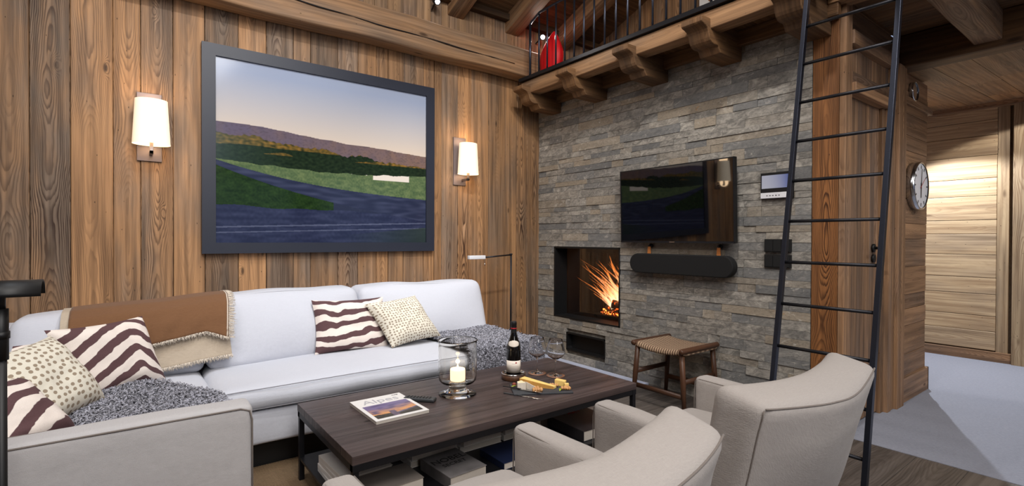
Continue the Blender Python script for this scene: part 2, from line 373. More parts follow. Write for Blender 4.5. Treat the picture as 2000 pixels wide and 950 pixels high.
    def prism(s, poly, ax, lo, hi, g=2, tone=None, M=None, smooth=False):
        """poly: 2D outline in the two axes other than ax (in order), extruded lo..hi along ax."""
        a, b = [j for j in range(3) if j != ax]; n = len(poly); vs = []
        for val in (lo, hi):
            for p in poly:
                q = [0, 0, 0]; q[ax] = val; q[a] = p[0]; q[b] = p[1]; vs.append(tuple(q))
        fs = [tuple(range(n))[::-1], tuple(range(n, 2 * n))] + [(i, (i + 1) % n, n + (i + 1) % n, n + i) for i in range(n)]
        c = [sum(v[k] for v in vs) / len(vs) for k in range(3)]; uvs = []
        for k, f in enumerate(fs):
            nax = ax if k < 2 else (a if g != a else b)
            uvs.append([face_uv(vs[i], nax, g, c) for i in f])
        return s.add(vs, fs, uvs, tone or tn(), smooth, M=M)
    def build(s, name, mat, parent=None, bevel=0.0, seg=2, sub=0, recalc=True, solid=0):
        me = bpy.data.meshes.new(name); me.from_pydata(s.v, [], s.f); me.materials.append(mat)
        me.uv_layers.new(name='UVMap'); me.color_attributes.new('tone', 'FLOAT_COLOR', 'CORNER'); uvl = me.uv_layers['UVMap']; ca = me.color_attributes['tone']
        fu = []; ft = []
        for u, t in zip(s.uv, s.t):
            for x in u: fu += [x[0], x[1]]
            for x in t: ft += list(x) if len(x) == 4 else list(x) + [1.0]
        uvl.data.foreach_set('uv', fu); ca.data.foreach_set('color', ft)
        me.polygons.foreach_set('use_smooth', s.s)
        if recalc:
            import bmesh
            bm = bmesh.new(); bm.from_mesh(me); bmesh.ops.recalc_face_normals(bm, faces=bm.faces); bm.to_mesh(me); bm.free()
        me.update(); o = bpy.data.objects.new(name, me); COL.objects.link(o)
        if parent is not None:
            o.parent = parent; o.matrix_parent_inverse = Matrix.Translation(-parent.location)
        if bevel:
            b = o.modifiers.new('bevel', 'BEVEL'); b.width = bevel; b.segments = seg; b.limit_method = 'ANGLE'
        if solid:
            b = o.modifiers.new('solid', 'SOLIDIFY'); b.thickness = solid; b.offset = 0
        if sub:
            b = o.modifiers.new('sub', 'SUBSURF'); b.levels = sub; b.render_levels = sub
        return o

def face_uv(p, nax, g, c):
    q = [p[k] - c[k] for k in range(3)]; others = [k for k in range(3) if k != nax]
    if g in others:
        a = [k for k in others if k != g][0]; return (q[a], p[g])
    return (q[others[0]], p[others[1]] * 0.25)

def tag(o, label=None, cat=None, group=None, kind=None):
    if label: o['label'] = label
    if cat: o['category'] = cat
    if group: o['group'] = group
    if kind: o['kind'] = kind
    return o
def thing(name, loc, label, cat, group=None):
    o = bpy.data.objects.new(name, None); COL.objects.link(o); o.location = loc; o.empty_display_size = 0.1
    return tag(o, label, cat, group)
def struct(o, label=None): return tag(o, label, None, None, 'structure')
def rotz(a, c): return Matrix.Translation(c) @ Matrix.Rotation(a, 4, 'Z')
# ================================================================== SETTING
YW = 3.728; XS = 3.15
# wall of upright reclaimed planks (edges measured along the wall)
seams = [-2.4, -2.2, -2.02, -1.85, -1.63, -1.45, -1.25, -1.08, -0.88, -0.72, -0.575, -0.414, -0.248, -0.062, 0.066, 0.226, 0.393, 0.581, 0.749, 0.921, 1.038, 1.229, 1.378, 1.522, 1.617, 1.746, 1.922, 2.02, 2.087, 2.245, 2.379, 2.562, 2.749, 2.885, 3.001, XS + 0.02]
tones = {11: (.55, .40), 12: (.75, .40), 13: (.1, .50), 14: (.3, .50), 15: (.5, .50), 16: (.35, .50), 17: (.9, .36), 18: (0, .62), 19: (.85, .52), 20: (.8, .47), 21: (.6, .42), 22: (1, .62), 23: (.25, .46), 24: (.1, .5), 25: (.55, .42), 26: (.6, .46), 27: (.0, .5), 28: (.05, .40), 29: (.9, .55), 30: (0, .60), 31: (.15, .50), 32: (.3, .36), 33: (.2, .42), 34: (.1, .44), 10: (.6, .42)}
w = MB()
for i in range(len(seams) - 1):
    g, b = tones.get(i + 1, (rnd.random() * .7, .36 + rnd.random() * .16))
    off = rnd.random() * 0.006
    w.box((seams[i] + .0012, YW - off, 0), (seams[i + 1] - .0012, YW + .03, 2.62), 2, (rnd.random(), g, b, 1))
w.box((-2.4, YW + .03, 0), (XS + .1, YW + .05, 2.62))
struct(w.build('wall_left', M['planks'], bevel=.003, seg=1))
w = MB(); x = -2.4
while x < 3.99:
    ww = 0.07 + rnd.random() * 0.07
    w.box((x + .001, YW - rnd.random() * .004 + .01, 2.62), (min(x + ww, 4.0) - .001, YW + .04, 3.3), 2, (rnd.random(), .35 + rnd.random() * .6, .34 + rnd.random() * .16, 1)); x += ww
w.box((-2.4, YW + .04, 2.6), (4.0, YW + .06, 3.3))
struct(w.build('wall_left_upper', M['planks_dark'], bevel=.002, seg=1))
# heavy beam along the plank wall
w = MB(); w.soft((-2.4, 3.56, 2.555), (3.93, YW - .001, 2.80), .018, (70, 3, 4), 0, nz=(.012, 2.2), tone=(.31, .35, .47, 1))
bm_ = w.build('beam', M['timber'])
tag(bm_, 'long hand-hewn brown beam running along the plank wall above the framed picture', 'beam')
cr = MB(); pts = [(-.4 + k * .08, 3.553 + mn.noise(Vector((k * .3, 3, 1))) * .002, 2.70 - k * .0015 + mn.noise(Vector((k * .23, 1, 1))) * .016) for k in range(40)]
cr.tube(pts, [.0015 + .003 * abs(sin(k * .45)) * (1 if 2 < k < 37 else .2) for k in range(40)], 6)
cr.build('drying_crack', M['ink'], bm_)

# stone wall: staggered split-face strips around the firebox openings
holes = [(2.713, 3.501, .386, 1.028), (2.868, 3.334, .106, .263)]
w = MB(); z = 0.0
while z < 2.46:
    h = rnd.choice((.046, .052, .058, .064, .07, .04)); y = 1.291
    while y < YW - .001:
        L = rnd.choice((.09, .12, .16, .2, .26, .32, .4, .55)); y2 = min(y + L, YW - .001)
        if YW - y2 < .05: y2 = YW - .001
        spans = [(y, y2)]
        for (a, b, c, d) in holes:
            if z < d - .004 and z + h > c + .004:
                new = []
                for (p, q) in spans:
                    if q <= a or p >= b: new.append((p, q))
                    else:
                        if p < a: new.append((p, a))
                        if q > b: new.append((b, q))
                spans = new
        col = (rnd.random(), rnd.random() ** 1.3, .42 + rnd.random() ** 1.2 * .13, 1); dep = XS - rnd.random() ** 1.6 * .008
        for (p, q) in spans:
            if q - p < .012: continue
            zz0, zz1 = z, min(z + h, 2.46)
            for (a, b, c, d) in holes:
                if p < b - .001 and q > a + .001:
                    if zz0 < d <= zz1 and zz1 - d < .03: zz1 = min(zz1, zz1)
                    if zz0 < c < zz1: zz1 = c
                    if zz0 < d < zz1: zz0 = d
            t = rnd.random() * .004; t2 = rnd.random() * .004
            vs = [(XS + .02, p, zz0), (XS + .02, q, zz0), (XS + .02, q, zz1), (XS + .02, p, zz1),
                  (dep + t, p + .0008, zz0 + .0008), (dep, q - .0008, zz0 + .0008), (dep + t2, q - .0008, zz1 - .0008), (dep + t + t2 - .002, p + .0008, zz1 - .0008)]
            fs = [(4, 5, 6, 7), (0, 1, 5, 4), (1, 2, 6, 5), (2, 3, 7, 6), (3, 0, 4, 7)]
            w.add(vs, fs, [[(vs[i][1], vs[i][2]) for i in f] for f in fs], col, False)
        y = y2
    z += h
def backing(x0, x1):
    for a, b, c, d in ((1.291, 2.713, 0, 2.46), (3.501, YW - .001, 0, 2.46), (2.713, 3.501, 1.028, 2.46), (2.713, 3.501, .263, .386), (2.713, 3.501, 0, .106), (2.713, 2.868, .106, .263), (3.334, 3.501, .106, .263)):
        w.box((x0, a, c), (x1, b, d), 2, (.5, .3, .35, 1))
backing(XS + .02, XS + .06)
struct(w.build('wall_stone', M['stone'], bevel=.0025, seg=1))

# fireplace insert
fp = thing('fireplace', (3.33, 3.107, .386), 'built-in black steel fireplace with a log fire, set in the stone wall', 'fireplace')
w = MB(); y0, y1, z0, z1 = 2.713, 3.501, .386, 1.028
for a, b, c, d in ((y0, y0 + .014, z0, z1), (y1 - .014, y1, z0, z1), (y0, y1, z0, z0 + .014), (y0, y1, z1 - .014, z1)): w.box((XS - .006, a, c), (3.30, b, d))
w.build('frame', M['black'], fp, bevel=.002)
w = MB()
w.box((3.56, y0, z0), (3.58, y1, z1)); w.box((3.17, y0 - .02, z0), (3.58, y0, z1)); w.box((3.17, y1, z0), (3.58, y1 + .02, z1)); w.box((3.17, y0, z0 - .02), (3.58, y1, z0)); w.box((3.17, y0, z1), (3.58, y1, z1 + .02))
for k in range(16): w.box((3.545, y0 + .03 + k * .047, z0 + .02), (3.562, y0 + .05 + k * .047, z1 - .06))
w.build('firebox_lining', M['soot'], fp)
w = MB(); w.box((3.302, y0 + .014, z0 + .014), (3.306, y1 - .014, z1 - .014)); w.build('glass_door', M['pane'], fp)
w = MB()
for k in range(7): w.box((3.36 + k * .025, 2.76, .40), (3.368 + k * .025, 3.2, .43))
w.box((3.35, 2.78, .40), (3.53, 2.79, .415)); w.box((3.35, 3.16, .40), (3.53, 3.17, .415)); w.build('grate', M['black'], fp)
w = MB()
for k in range(120):
    a = rnd.random() * 6.28; r = .012 + rnd.random() * .016; c = (3.38 + rnd.random() * .13, 2.78 + rnd.random() ** 1.4 * .36, .43 + rnd.random() * .03)
    vs = [(c[0] + r * cos(t) * (1 if j % 2 else .7), c[1] + r * sin(t), c[2] + (r * .5 if j % 2 else -r * .3)) for j, t in enumerate([a + i * pi / 3 for i in range(6)])] + [(c[0], c[1], c[2] + r * .8)]
    w.add(vs, [(i, (i + 1) % 6, 6) for i in range(6)], None, tn())
tag(w.build('ember_bed', M['ember']), 'glowing orange ember bed under the burning logs', 'embers', kind='stuff')
for k, (p, q, r, lab) in enumerate((((3.37, 2.79, .47), (3.46, 3.12, .475), .036, 'charred log lying lowest in the fire'), ((3.50, 2.77, .50), (3.38, 3.00, .53), .04, 'thick charred log crossing above the lowest log in the fire'), ((3.44, 2.76, .56), (3.50, 2.93, .60), .032, 'short charred log leaning at the top of the fire'))):
    w = MB(); p = Vector(p); q = Vector(q); n = 10
    w.tube([p.lerp(q, i / n) + mn.noise_vector(p.lerp(q, i / n) * 12) * .008 for i in range(n + 1)], [r * (1 + .15 * mn.noise(Vector((i * .7, k, 0)))) for i in range(n + 1)], 12)
    tag(w.build('burning_log', M['log']), lab, 'log', 'logs in the fire')
w = MB()
def tongue(base, h, wdt, lean, sd):
    n = 16; vs = []; fs = []; tones_ = []; m_ = 10
    for k in range(n + 1):
        t = k / n; c = Vector(base) + Vector((mn.noise(Vector((sd, t * 2.2, 0))) * .05 * t, lean * t ** 1.3 + mn.noise(Vector((sd + 5, t * 3, 0))) * .06 * t, h * t))
        r = wdt * (sin(min(1, t * 1.6 + .25) * pi * .5) * (1 - t) ** .8 + .001)
        for i in range(m_):
            a = 2 * pi * i / m_ + t * 2; rr = r * (1 + .35 * mn.noise(Vector((cos(a) * 1.5 + sd, sin(a) * 1.5, t * 4))))
            vs.append((c.x + rr * cos(a) * .6, c.y + rr * sin(a), c.z)); tones_.append((t, 0, 0, 1))
    for k in range(n):
        for i in range(m_): j = (i + 1) % m_; fs.append((k * m_ + i, k * m_ + j, (k + 1) * m_ + j, (k + 1) * m_ + i))
    w.add(vs, fs, None, tones=tones_)
for k in range(70):
    y = 2.76 + rnd.random() ** 1.3 * .26; hgt = (.10 + .36 * rnd.random() ** 1.2) * (1.25 - abs(y - 2.80) * 1.6)
    tongue((3.38 + rnd.random() * .12, y, .46 + rnd.random() * .06), max(.07, hgt * .85), .012 + rnd.random() * .022, .06 + rnd.random() * .42 * hgt / .3, k * 3.7)
tag(w.build('fire_flame', M['fire']), 'orange log fire burning behind the fireplace glass', 'fire', kind='stuff')
li = bpy.data.lights.new('firelight', 'POINT'); li.energy = 5; li.color = (1, .45, .16); li.shadow_soft_size = .06
lo = bpy.data.objects.new('firelight', li); lo.location = (3.42, 2.88, .62); COL.objects.link(lo)
# wood slot under the firebox
w = MB(); y0, y1, z0, z1 = 2.868, 3.334, .106, .263
for a, b, c, d in ((y0, y0 + .012, z0, z1), (y1 - .012, y1, z0, z1), (y0, y1, z0, z0 + .012), (y0, y1, z1 - .012, z1)): w.box((XS - .004, a, c), (3.24, b, d))
w.box((3.20, y0, z0), (3.24, y1, z1))
for yy in (y0 + .012, y1 - .012):
    for zz in (z0 + .012, z1 - .012):
        sy_ = 1 if yy < 3.1 else -1; sz_ = 1 if zz < .18 else -1
        w.prism([(yy, zz)] + [(yy + sy_ * .022 * (1 - sin(t * pi / 12)), zz + sz_ * .022 * (1 - cos(t * pi / 12))) for t in range(7)], 0, XS - .004, 3.205)
tag(w.build('air_vent', M['black'], bevel=.003), 'black rectangular recess in the stone wall under the fireplace', 'vent')

# post at the end of the stone wall
w = MB(); w.box((XS - .002, 1.153, 0), (XS + .16, 1.289, 2.44), 2, (.36, 0, .5, 1))
struct(w.build('trim_1', M['post'], bevel=.004))
w = MB(); w.box((XS, 1.12, 0), (XS + .09, 1.152, 2.44), 2, (.7, .3, .5, 1)); struct(w.build('trim_2', M['door_wood'], bevel=.003))

# panelled partition running back from the post, with a door
w = MB()
w.box((3.24, 1.15, 2.28), (4.05, 1.25, 2.43), 0, (.3, .4, .3, 1))
w.box((3.24, 1.11, 2.20), (3.98, 1.25, 2.28), 0, (.4, .3, .52, 1))
x = 3.24
while x < 3.9:
    ww = .045 + rnd.random() * .04; w.box((x, 1.15 - rnd.random() * .006, 2.05), (min(x + ww, 3.9), 1.25, 2.20), 2, (rnd.random(), .2 + rnd.random() * .6, .34 + rnd.random() * .2, 1)); x += ww
w.box((3.90, 1.12, 0), (3.96, 1.25, 2.20), 2, (.6, .2, .42, 1))
w.box((3.24, 1.12, 1.985), (3.90, 1.25, 2.05), 0, (.8, .5, .46, 1)); w.box((3.24, 1.10, 1.93), (3.90, 1.25, 1.985), 0, (.1, .3, .55, 1))
w.box((3.79, 1.14, 0), (3.84, 1.25, 1.93), 2, (.55, .2, .3, 1)); w.box((3.84, 1.115, 0), (3.90, 1.25, 1.93), 2, (.9, .35, .44, 1))
w.box((3.24, 1.25, 0), (4.12, 1.27, 2.45))
struct(w.build('wall_partition', M['door_wood'], bevel=.003, seg=1))
dr = thing('door_1', (3.51, 1.18, 0), 'reclaimed plank door beside the orange post, seen behind the ladder', 'door'); dr['kind'] = 'structure'
w = MB(); x = 3.242
while x < 3.788:
    ww = .04 + rnd.random() * .05; w.box((x, 1.165 - rnd.random() * .005, .012), (min(x + ww, 3.788), 1.205, 1.928), 2, (rnd.random(), rnd.random(), .34 + rnd.random() * .24, 1)); x += ww
dleaf_ = w.build('door_leaf', M['door_wood'], dr, bevel=.002, seg=1)
w = MB(); w.box((3.242, 1.205, .012), (3.788, 1.215, 1.928)); w.build('door_core', M['ink'], dr)
w = MB(); Mx = Matrix.Rotation(pi / 2, 4, 'X')
for zz, rr in ((1.05, .026), (.985, .026)):
    w.lathe([(0.0, 0), (rr, 0), (rr, .010), (rr * .8, .012), (0, .012)], 24, M=Matrix.Translation((3.70, 1.158, zz)) @ Mx)
w.tube([(3.70, 1.15, 1.05), (3.70, 1.10, 1.05), (3.665, 1.098, 1.05), (3.60, 1.098, 1.05)], .009, 10)
w.build('door_handle', M['black'], dleaf_)

# pilaster and end block with horizontal boards
w = MB(); w.box((3.965, 1.10, 0), (4.10, 1.25, 2.24), 2, (.5, .2, .42, 1)); struct(w.build('trim_3', M['door_wood'], bevel=.004))
w = MB(); z = 0
while z < 2.24:
    h = .10 + rnd.random() * .10; w.box((4.10, 1.14 - rnd.random() * .006, z), (4.70, 1.16, min(z + h - .001, 2.24)), 0, (rnd.random(), rnd.random() * .6, .40 + rnd.random() * .12, 1))
    w.box((4.68, 1.145, z), (4.70, 3.6, min(z + h - .001, 2.24)), 1, (rnd.random(), rnd.random() * .6, .40 + rnd.random() * .1, 1)); z += h
w.box((4.10, 1.16, 0), (4.68, 1.18, 2.24))
w.box((4.10, 1.115, 2.02), (4.74, 1.16, 2.07), 0, (.2, .3, .42, 1))
struct(w.build('wall_hall', M['door_wood'], bevel=.003, seg=1))
w = MB(); w.box((4.10, 1.118, 0), (4.722, 1.14, .165), 0, (.3, .5, .5, 1)); w.box((4.70, 1.118, 0), (4.722, 3.6, .165), 1, (.3, .5, .5, 1)); struct(w.build('baseboard_hall', M['door_wood'], bevel=.003))

# end wall of the hall: wide pale horizontal boards between uprights
w = MB(); z = .10
for h in (.17, .14, .20, .15, .21, .19, .13, .22, .16, .21, .18, .14, .2):
    w.box((6.25 - rnd.random() * .005, 1.004, z), (6.29, 3.6, min(z + h - .003, 2.40)), 1, (rnd.random(), rnd.random() * .35, .50 + rnd.random() * .07, 1)); z += h
    if z > 2.38: break
w.box((6.245, .922, .06), (6.29, 1.002, 2.30), 2, (.3, .35, .42, 1))
w.box((6.29, .9, 0), (6.31, 3.6, 2.45), 2, (.5, .9, .12, 1))
struct(w.build('wall_end', M['pine'], bevel=.003, seg=1))
w = MB(); y = .895
while y > -2.6:
    ww = .12 + rnd.random() * .10; w.box((6.20, y - ww + .002, 0), (6.26, y, 2.40), 2, (rnd.random(), .2 + rnd.random() * .4, .38 + rnd.random() * .08, 1)); y -= ww
w.box((6.262, .895, 0), (6.29, .925, 2.4), 2, (.5, .9, .15, 1))
w.box((6.26, -2.6, 0), (6.31, .9, 2.45), 2, (.5, .9, .12, 1))
struct(w.build('wall_end_right', M['pine'], bevel=.003, seg=1))
w = MB(); w.box((6.225, .90, 0), (6.26, 3.6, .09), 1, (.5, .4, .4, 1)); struct(w.build('baseboard_end', M['door_wood'], bevel=.003))
w = MB(); w.box((6.18, -2.6, 2.30), (6.27, 3.6, 2.345), 1, (.5, .2, .44, 1)); struct(w.build('trim_4', M['door_wood'], bevel=.003))

# floors
w = MB(); y = -3.0
while y < YW:
    x = -2.4 - rnd.random() * 1.2
    while x < XS + .03:
        L = 1.2 + rnd.random() * .8; w.box((max(x, -2.4), y, -.03), (min(x + L - .001, XS + .04), y + .199, 0), 0, (rnd.random(), rnd.random() * .6, .44 + rnd.random() * .12, 1)); x += L
    y += .2
w.box((-2.4, -3.0, -.05), (XS + .04, YW, -.03))
struct(w.build('floor', M['floorwood'], bevel=.001, seg=1))
w = MB(); w.box((XS + .041, -3.0, -.03), (6.3, 1.6, .002), 0); w.box((4.7, 1.6, -.03), (6.3, 3.6, .002), 0); struct(w.build('floor_hall', M['carpet']))
w = MB(); w.box((3.07, 2.42, 0), (XS - .012, YW - .01, .012), 1); struct(w.build('trim_5', plain('hearth_slab', rgb(186, 192, 212), .5)))

# loft: corbels, edge beam, deck, balustrade
def corbel(y0, wdt, seed, label):
    zt, zb = 2.425, 2.245
    prof = [(XS - .002, zt), (2.70, zt), (2.694, zt - .006), (2.694, zt - .034), (2.704, zt - .042), (2.722, zt - .046), (2.742, zt - .052), (2.758, zt - .062), (2.768, zt - .076), (2.774, zt - .092), (2.780, zt - .110), (2.790, zt - .126), (2.806, zt - .138), (2.828, zt - .144), (2.852, zt - .143), (2.868, zt - .141), (2.878, zt - .146), (2.884, zt - .158), (2.90, zb), (XS - .002, zb)]
    w = MB(); w.prism(prof, 1, y0, y0 + wdt, 0, (seed, .25, .42, 1))
    tag(w.build('corbel', M['timber_dark'], bevel=.004), label, 'corbel', 'corbels under the loft edge')
for k, (y0, lab) in enumerate(((3.415, 'carved wooden corbel under the loft, nearest the plank wall'), (2.858, 'carved wooden corbel under the loft, second from the plank wall'), (2.27, 'carved wooden corbel under the loft, the one midway along the stone wall'), (1.714, 'carved wooden corbel under the loft, above the television edge nearest the ladder'), (1.193, 'carved wooden corbel under the loft, behind the ladder'))):
    corbel(y0, .14 if k else .13, .1 + k * .2, lab)
w = MB(); w.soft((2.785, 1.14, 2.366), (2.90, 3.559, 2.480), .01, (2, 60, 3), 1, nz=(.005, 2.5), tone=(.4, .05, .5, 1))
tag(w.build('edge_beam', M['timber']), 'horizontal timber edge beam carrying the loft railing above the corbels', 'beam')
w = MB(); w.box((3.09, 1.14, 2.33), (XS - .016, YW - .02, 2.425), 1, (.2, .2, .4, 1)); tag(w.build('wall_plate', M['timber_dark'], bevel=.003), 'thin timber ledger fixed along the top of the stone wall', 'beam')
w = MB(); y = 1.14
while y < YW:
    w.box((2.902, y + .001, 2.426), (3.95, min(y + .149, YW), 2.48), 0, (rnd.random(), .4, .34 + rnd.random() * .1, 1)); y += .15
struct(w.build('floor_loft', M['timber_dark'], bevel=.002, seg=1))
rl = thing('railing', (2.785, 2.3, 2.482), 'black steel railing of round bars along the loft edge', 'railing')
w = MB(); w.box((2.762, 1.14, 2.482), (2.812, 3.555, 2.512), 1); w.build('bottom_rail', M['steel'], rl, bevel=.002)
w = MB(); w.tube([(2.785, 3.42, 2.955), (2.785, 3.41, 2.97), (2.785, 3.315, 3.01), (2.785, 3.29, 3.018), (2.785, 1.14, 3.018)], .010, 8); w.build('top_rail', M['steel_blue'], rl)
w = MB(); w.tube([(2.785, 3.42, 2.51), (2.785, 3.42, 2.957)], .011, 10); w.build('end_post', M['steel_blue'], rl)
for k in range(20):
    y = 3.302 - k * .1062; w = MB(); w.tube([(2.785, y, 2.51), (2.785, y, 3.014)], .0075, 10); w.build('baluster', M['steel_blue'], rl)
# loft back wall of upright planks
w = MB(); y = YW + .0
while y > 1.0:
    ww = .10 + rnd.random() * .09; w.box((3.95 - rnd.random() * .006, y - ww + .002, 2.48), (3.99, y, 4.3), 2, (rnd.random(), rnd.random() * .75, .36 + rnd.random() * .2, 1)); y -= ww
w.box((3.99, 1.0, 2.48), (4.0, YW, 4.3))
struct(w.build('wall_loft', M['planks'], bevel=.003, seg=1))

# roof: sloping boards on rafters
sl = .381
def rz(y): return 3.13 + (YW - y) * sl
w = MB(); y = YW + .05; ca = math.atan(sl)
while y > -1.3:
    d = .14 + rnd.random() * .04; a, b = y, y - d + .002
    for x0 in (-2.4, .1, 2.0):
        x1 = {-2.4: .1, .1: 2.0, 2.0: 3.99}[x0]; t = (rnd.random(), .3 + rnd.random() * .4, .40 + rnd.random() * .12, 1)
        vs = [(x, yy, rz(yy) + dz) for dz in (0, .03) for x in (x0, x1) for yy in (a, b)]
        fs = [(0, 1, 3, 2), (4, 6, 7, 5), (0, 2, 6, 4), (1, 5, 7, 3)]
        w.add(vs, fs, [[(vs[i][1] - (a + b) / 2, vs[i][0]) for i in f] for f in fs], t, False)
    y -= d
w.add([(x, yy, rz(yy) + dz) for dz in (.031, .05) for x in (-2.4, 3.99) for yy in (YW + .05, -1.3)], [(0, 1, 3, 2), (4, 6, 7, 5), (0, 2, 6, 4), (1, 5, 7, 3), (0, 4, 5, 1), (2, 3, 7, 6)], None, (.5, .5, .3, 1), False)
struct(w.build('ceiling_slope', M['timber_dark']))
for k, (x1, lab) in enumerate(((-.7, 'sloping roof rafter over the far end of the sofa, above the lamp nearest the tall black lamp'), (-.1, 'sloping roof rafter high above the large framed picture frame edge'), (.5, 'sloping roof rafter above the middle of the picture'), (1.10, 'sloping roof rafter over the picture, two before the spotlight'), (1.70, 'sloping roof rafter over the picture, just before the spotlight'), (2.30, 'sloping roof rafter ending on the plank wall just beyond the wall spotlight'), (2.90, 'sloping roof rafter ending on the plank wall just before the loft railing'), (3.50, 'sloping roof rafter behind the loft railing above the red ornament'))):
    w = MB(); vs = []; N = 14
    t = (.1 + k * .11, .15, .5, 1)
    Mr = Matrix.Translation((x1 - .155, YW + .02, rz(YW + .02) - .15)) @ Matrix.Rotation(-ca, 4, 'X') @ Matrix.Rotation(pi, 4, 'Z')
    w.soft((-.155, 0, 0), (0, 2.75 if x1 > 3.4 else 5.2, .142), .008, (2, 40, 2), 1, nz=(.005, 3), tone=t, M=Mr)
    if x1 > 2 : tag(w.build('rafter', M['timber']), lab, 'rafter', 'roof rafters')
w = MB(); w.box((-2.4, YW - .06, 3.07), (3.95, YW + .01, 3.125), 0, (.5, .6, .26, 1)); struct(w.build('trim_6', M['timber_dark'], bevel=.004))

# ceiling over the ladder bay and hall
w = MB(); x = XS - .03
while x < 4.12:
    ww = .11 + rnd.random() * .06; w.box((x, -2.6, 2.445), (x + ww - .002, 1.16, 2.475), 1, (rnd.random(), .2 + rnd.random() * .5, .40 + rnd.random() * .14, 1)); x += ww
w.box((XS - .03, -2.6, 2.475), (4.12, 1.16, 2.49))
struct(w.build('ceiling_bay', M['timber_dark'], bevel=.002, seg=1))
w = MB(); w.box((3.08, -2.6, 2.40), (3.20, 1.19, 2.47), 1, (.3, .1, .5, 1)); struct(w.build('trim_7', M['timber'], bevel=.004))
w = MB(); w.soft((4.05, -2.6, 2.232), (4.22, 1.14, 2.444), .012, (3, 40, 4), 1, nz=(.006, 2), tone=(.6, .35, .36, 1))
tag(w.build('cross_beam', M['timber_dark']), 'dark brown cross beam at the mouth of the carpeted hall', 'beam')
w = MB(); w.soft((2.2, .635, 2.268), (4.05, .765, 2.444), .012, (30, 3, 4), 0, nz=(.006, 2.2), tone=(.8, .4, .48, 1))
jb = w.build('ceiling_joist', M['timber'])
tag(jb, 'rough square ceiling joist butting into the cross beam, beyond the ladder', 'beam')
w = MB(); y = 3.6
while y > -2.6:
    ww = .16 + rnd.random() * .08; xs = [4.16, 4.9 + rnd.random() * .4, 5.7 + rnd.random() * .3, 6.3]
    for a, b in zip(xs[:-1], xs[1:]):
        za, zb = 2.236 + (a - 4.16) * .052, 2.236 + (b - 4.16) * .052; t = (rnd.random(), .1 + rnd.random() * .4, .44 + rnd.random() * .12, 1)
        vs = [(a + .001, y, za), (b, y, zb), (b, y - ww + .003, zb), (a + .001, y - ww + .003, za)]; vs += [(p[0], p[1], p[2] + .02) for p in vs]
        fs = [(0, 1, 2, 3), (4, 7, 6, 5), (0, 4, 5, 1), (1, 5, 6, 2), (2, 6, 7, 3), (3, 7, 4, 0)]
        w.add(vs, fs, [[(vs[i][1] - y + ww / 2, vs[i][0]) for i in f] for f in fs], t, False)
    y -= ww
w.box((4.16, -2.6, 2.40), (6.3, 3.6, 2.42))
struct(w.build('ceiling_hall', M['timber']))

# the rest of the room, behind and beside the camera
w = MB(); y = -3.0
while y < YW:
    w.box((-2.42, y + .001, 0), (-2.4, y + .179, 4.6), 2, (rnd.random(), .5, .45, 1)); y += .18
struct(w.build('wall_side', M['planks']))
w = MB()
for a, b, c, d in ((-2.4, -1.6, 0, 5.4), (-1.6, 6.3, 2.3, 5.4), (-1.6, 6.3, 0, .15), (.4, .8, .15, 2.3), (2.6, 3.0, .15, 2.3), (4.6, 6.3, .15, 2.3)): w.box((a, -3.02, c), (b, -3.0, d), 2, (rnd.random(), .4, .45, 1))
struct(w.build('wall_back', M['planks']))
w = MB(); w.box((3.99, -3.0, 2.5), (4.03, 1.1, 5.4), 2); w.box((3.2, 1.0, 2.5), (3.99, 1.02, 4.5), 2); struct(w.build('wall_gable', M['planks_dark']))
w = MB(); w.box((-2.4, -3.0, 5.0), (4.0, -1.2, 5.03), 0); struct(w.build('ceiling_flat', M['timber_dark']))
for k, (a, b) in enumerate(((-1.6, .4), (.8, 2.6), (3.0, 4.6))):
    w = MB()
    for p in ((a, .15, a + .05, 2.3), (b - .05, .15, b, 2.3), (a, .15, b, .2), (a, 2.25, b, 2.3), ((a + b) / 2 - .02, .15, (a + b) / 2 + .02, 2.3)): w.box((p[0], -3.01, p[1]), (p[2], -2.96, p[3]), 2)
    o = struct(w.build('window_%d' % (k + 1), M['walnut']))
    w = MB(); w.box((a + .05, -2.99, .2), (b - .05, -2.985, 2.25), 2); w.build('window_glass', M['pane'], o)
# ================================================================== FURNITURE
def wr(q, a=.004, s=5.0):
    w = mn.noise_vector(Vector(q) * s); return [q[k] + w[k] * a for k in range(3)]

# ---- corner sofa
so = thing('corner_sofa', (.6, 2.9, 0), 'white linen corner sofa under the framed picture, its near arm facing the room', 'sofa')
w = MB(); w.soft((.0, 2.575, .135), (2.11, 3.66, .295), .02, (30, 12, 3), 0, nz=(.008, 4)); w.soft((-.95, 1.80, .135), (.30, 3.66, .30), .02, (12, 20, 3), 0, nz=(.006, 4)); w.build('base', M['sofa'], so)
w = MB(); w.box((.05, 2.66, 0.0), (2.06, 3.6, .135)); w.box((-.88, 1.9, 0.0), (.22, 3.6, .135)); w.build('plinth', M['black'], so)
def seatfn(q, n): 
    return wr(q, .005, 4)
w = MB(); w.soft((.318, 2.55, .30), (2.115, 3.20, .412), .045, (36, 14, 3), 0, crown=(.012, .02, .030), fn=seatfn); w.build('seat_cushion', M['sofa'], so)
w = MB(); w.soft((-.44, 1.86, .30), (.308, 3.20, .405), .04, (14, 24, 3), 0, crown=(.012, .01, .026), fn=seatfn); w.build('seat_cushion', M['sofa'], so)
w = MB(); w.soft((-.95, 3.44, .29), (2.10, 3.67, .66), .03, (30, 4, 5), 0, fn=seatfn); w.build('back_frame', M['sofa'], so)
w = MB(); w.soft((-.95, 1.86, .29), (-.70, 3.44, .66), .03, (4, 20, 5), 0, fn=seatfn); w.build('back_frame', M['sofa'], so)
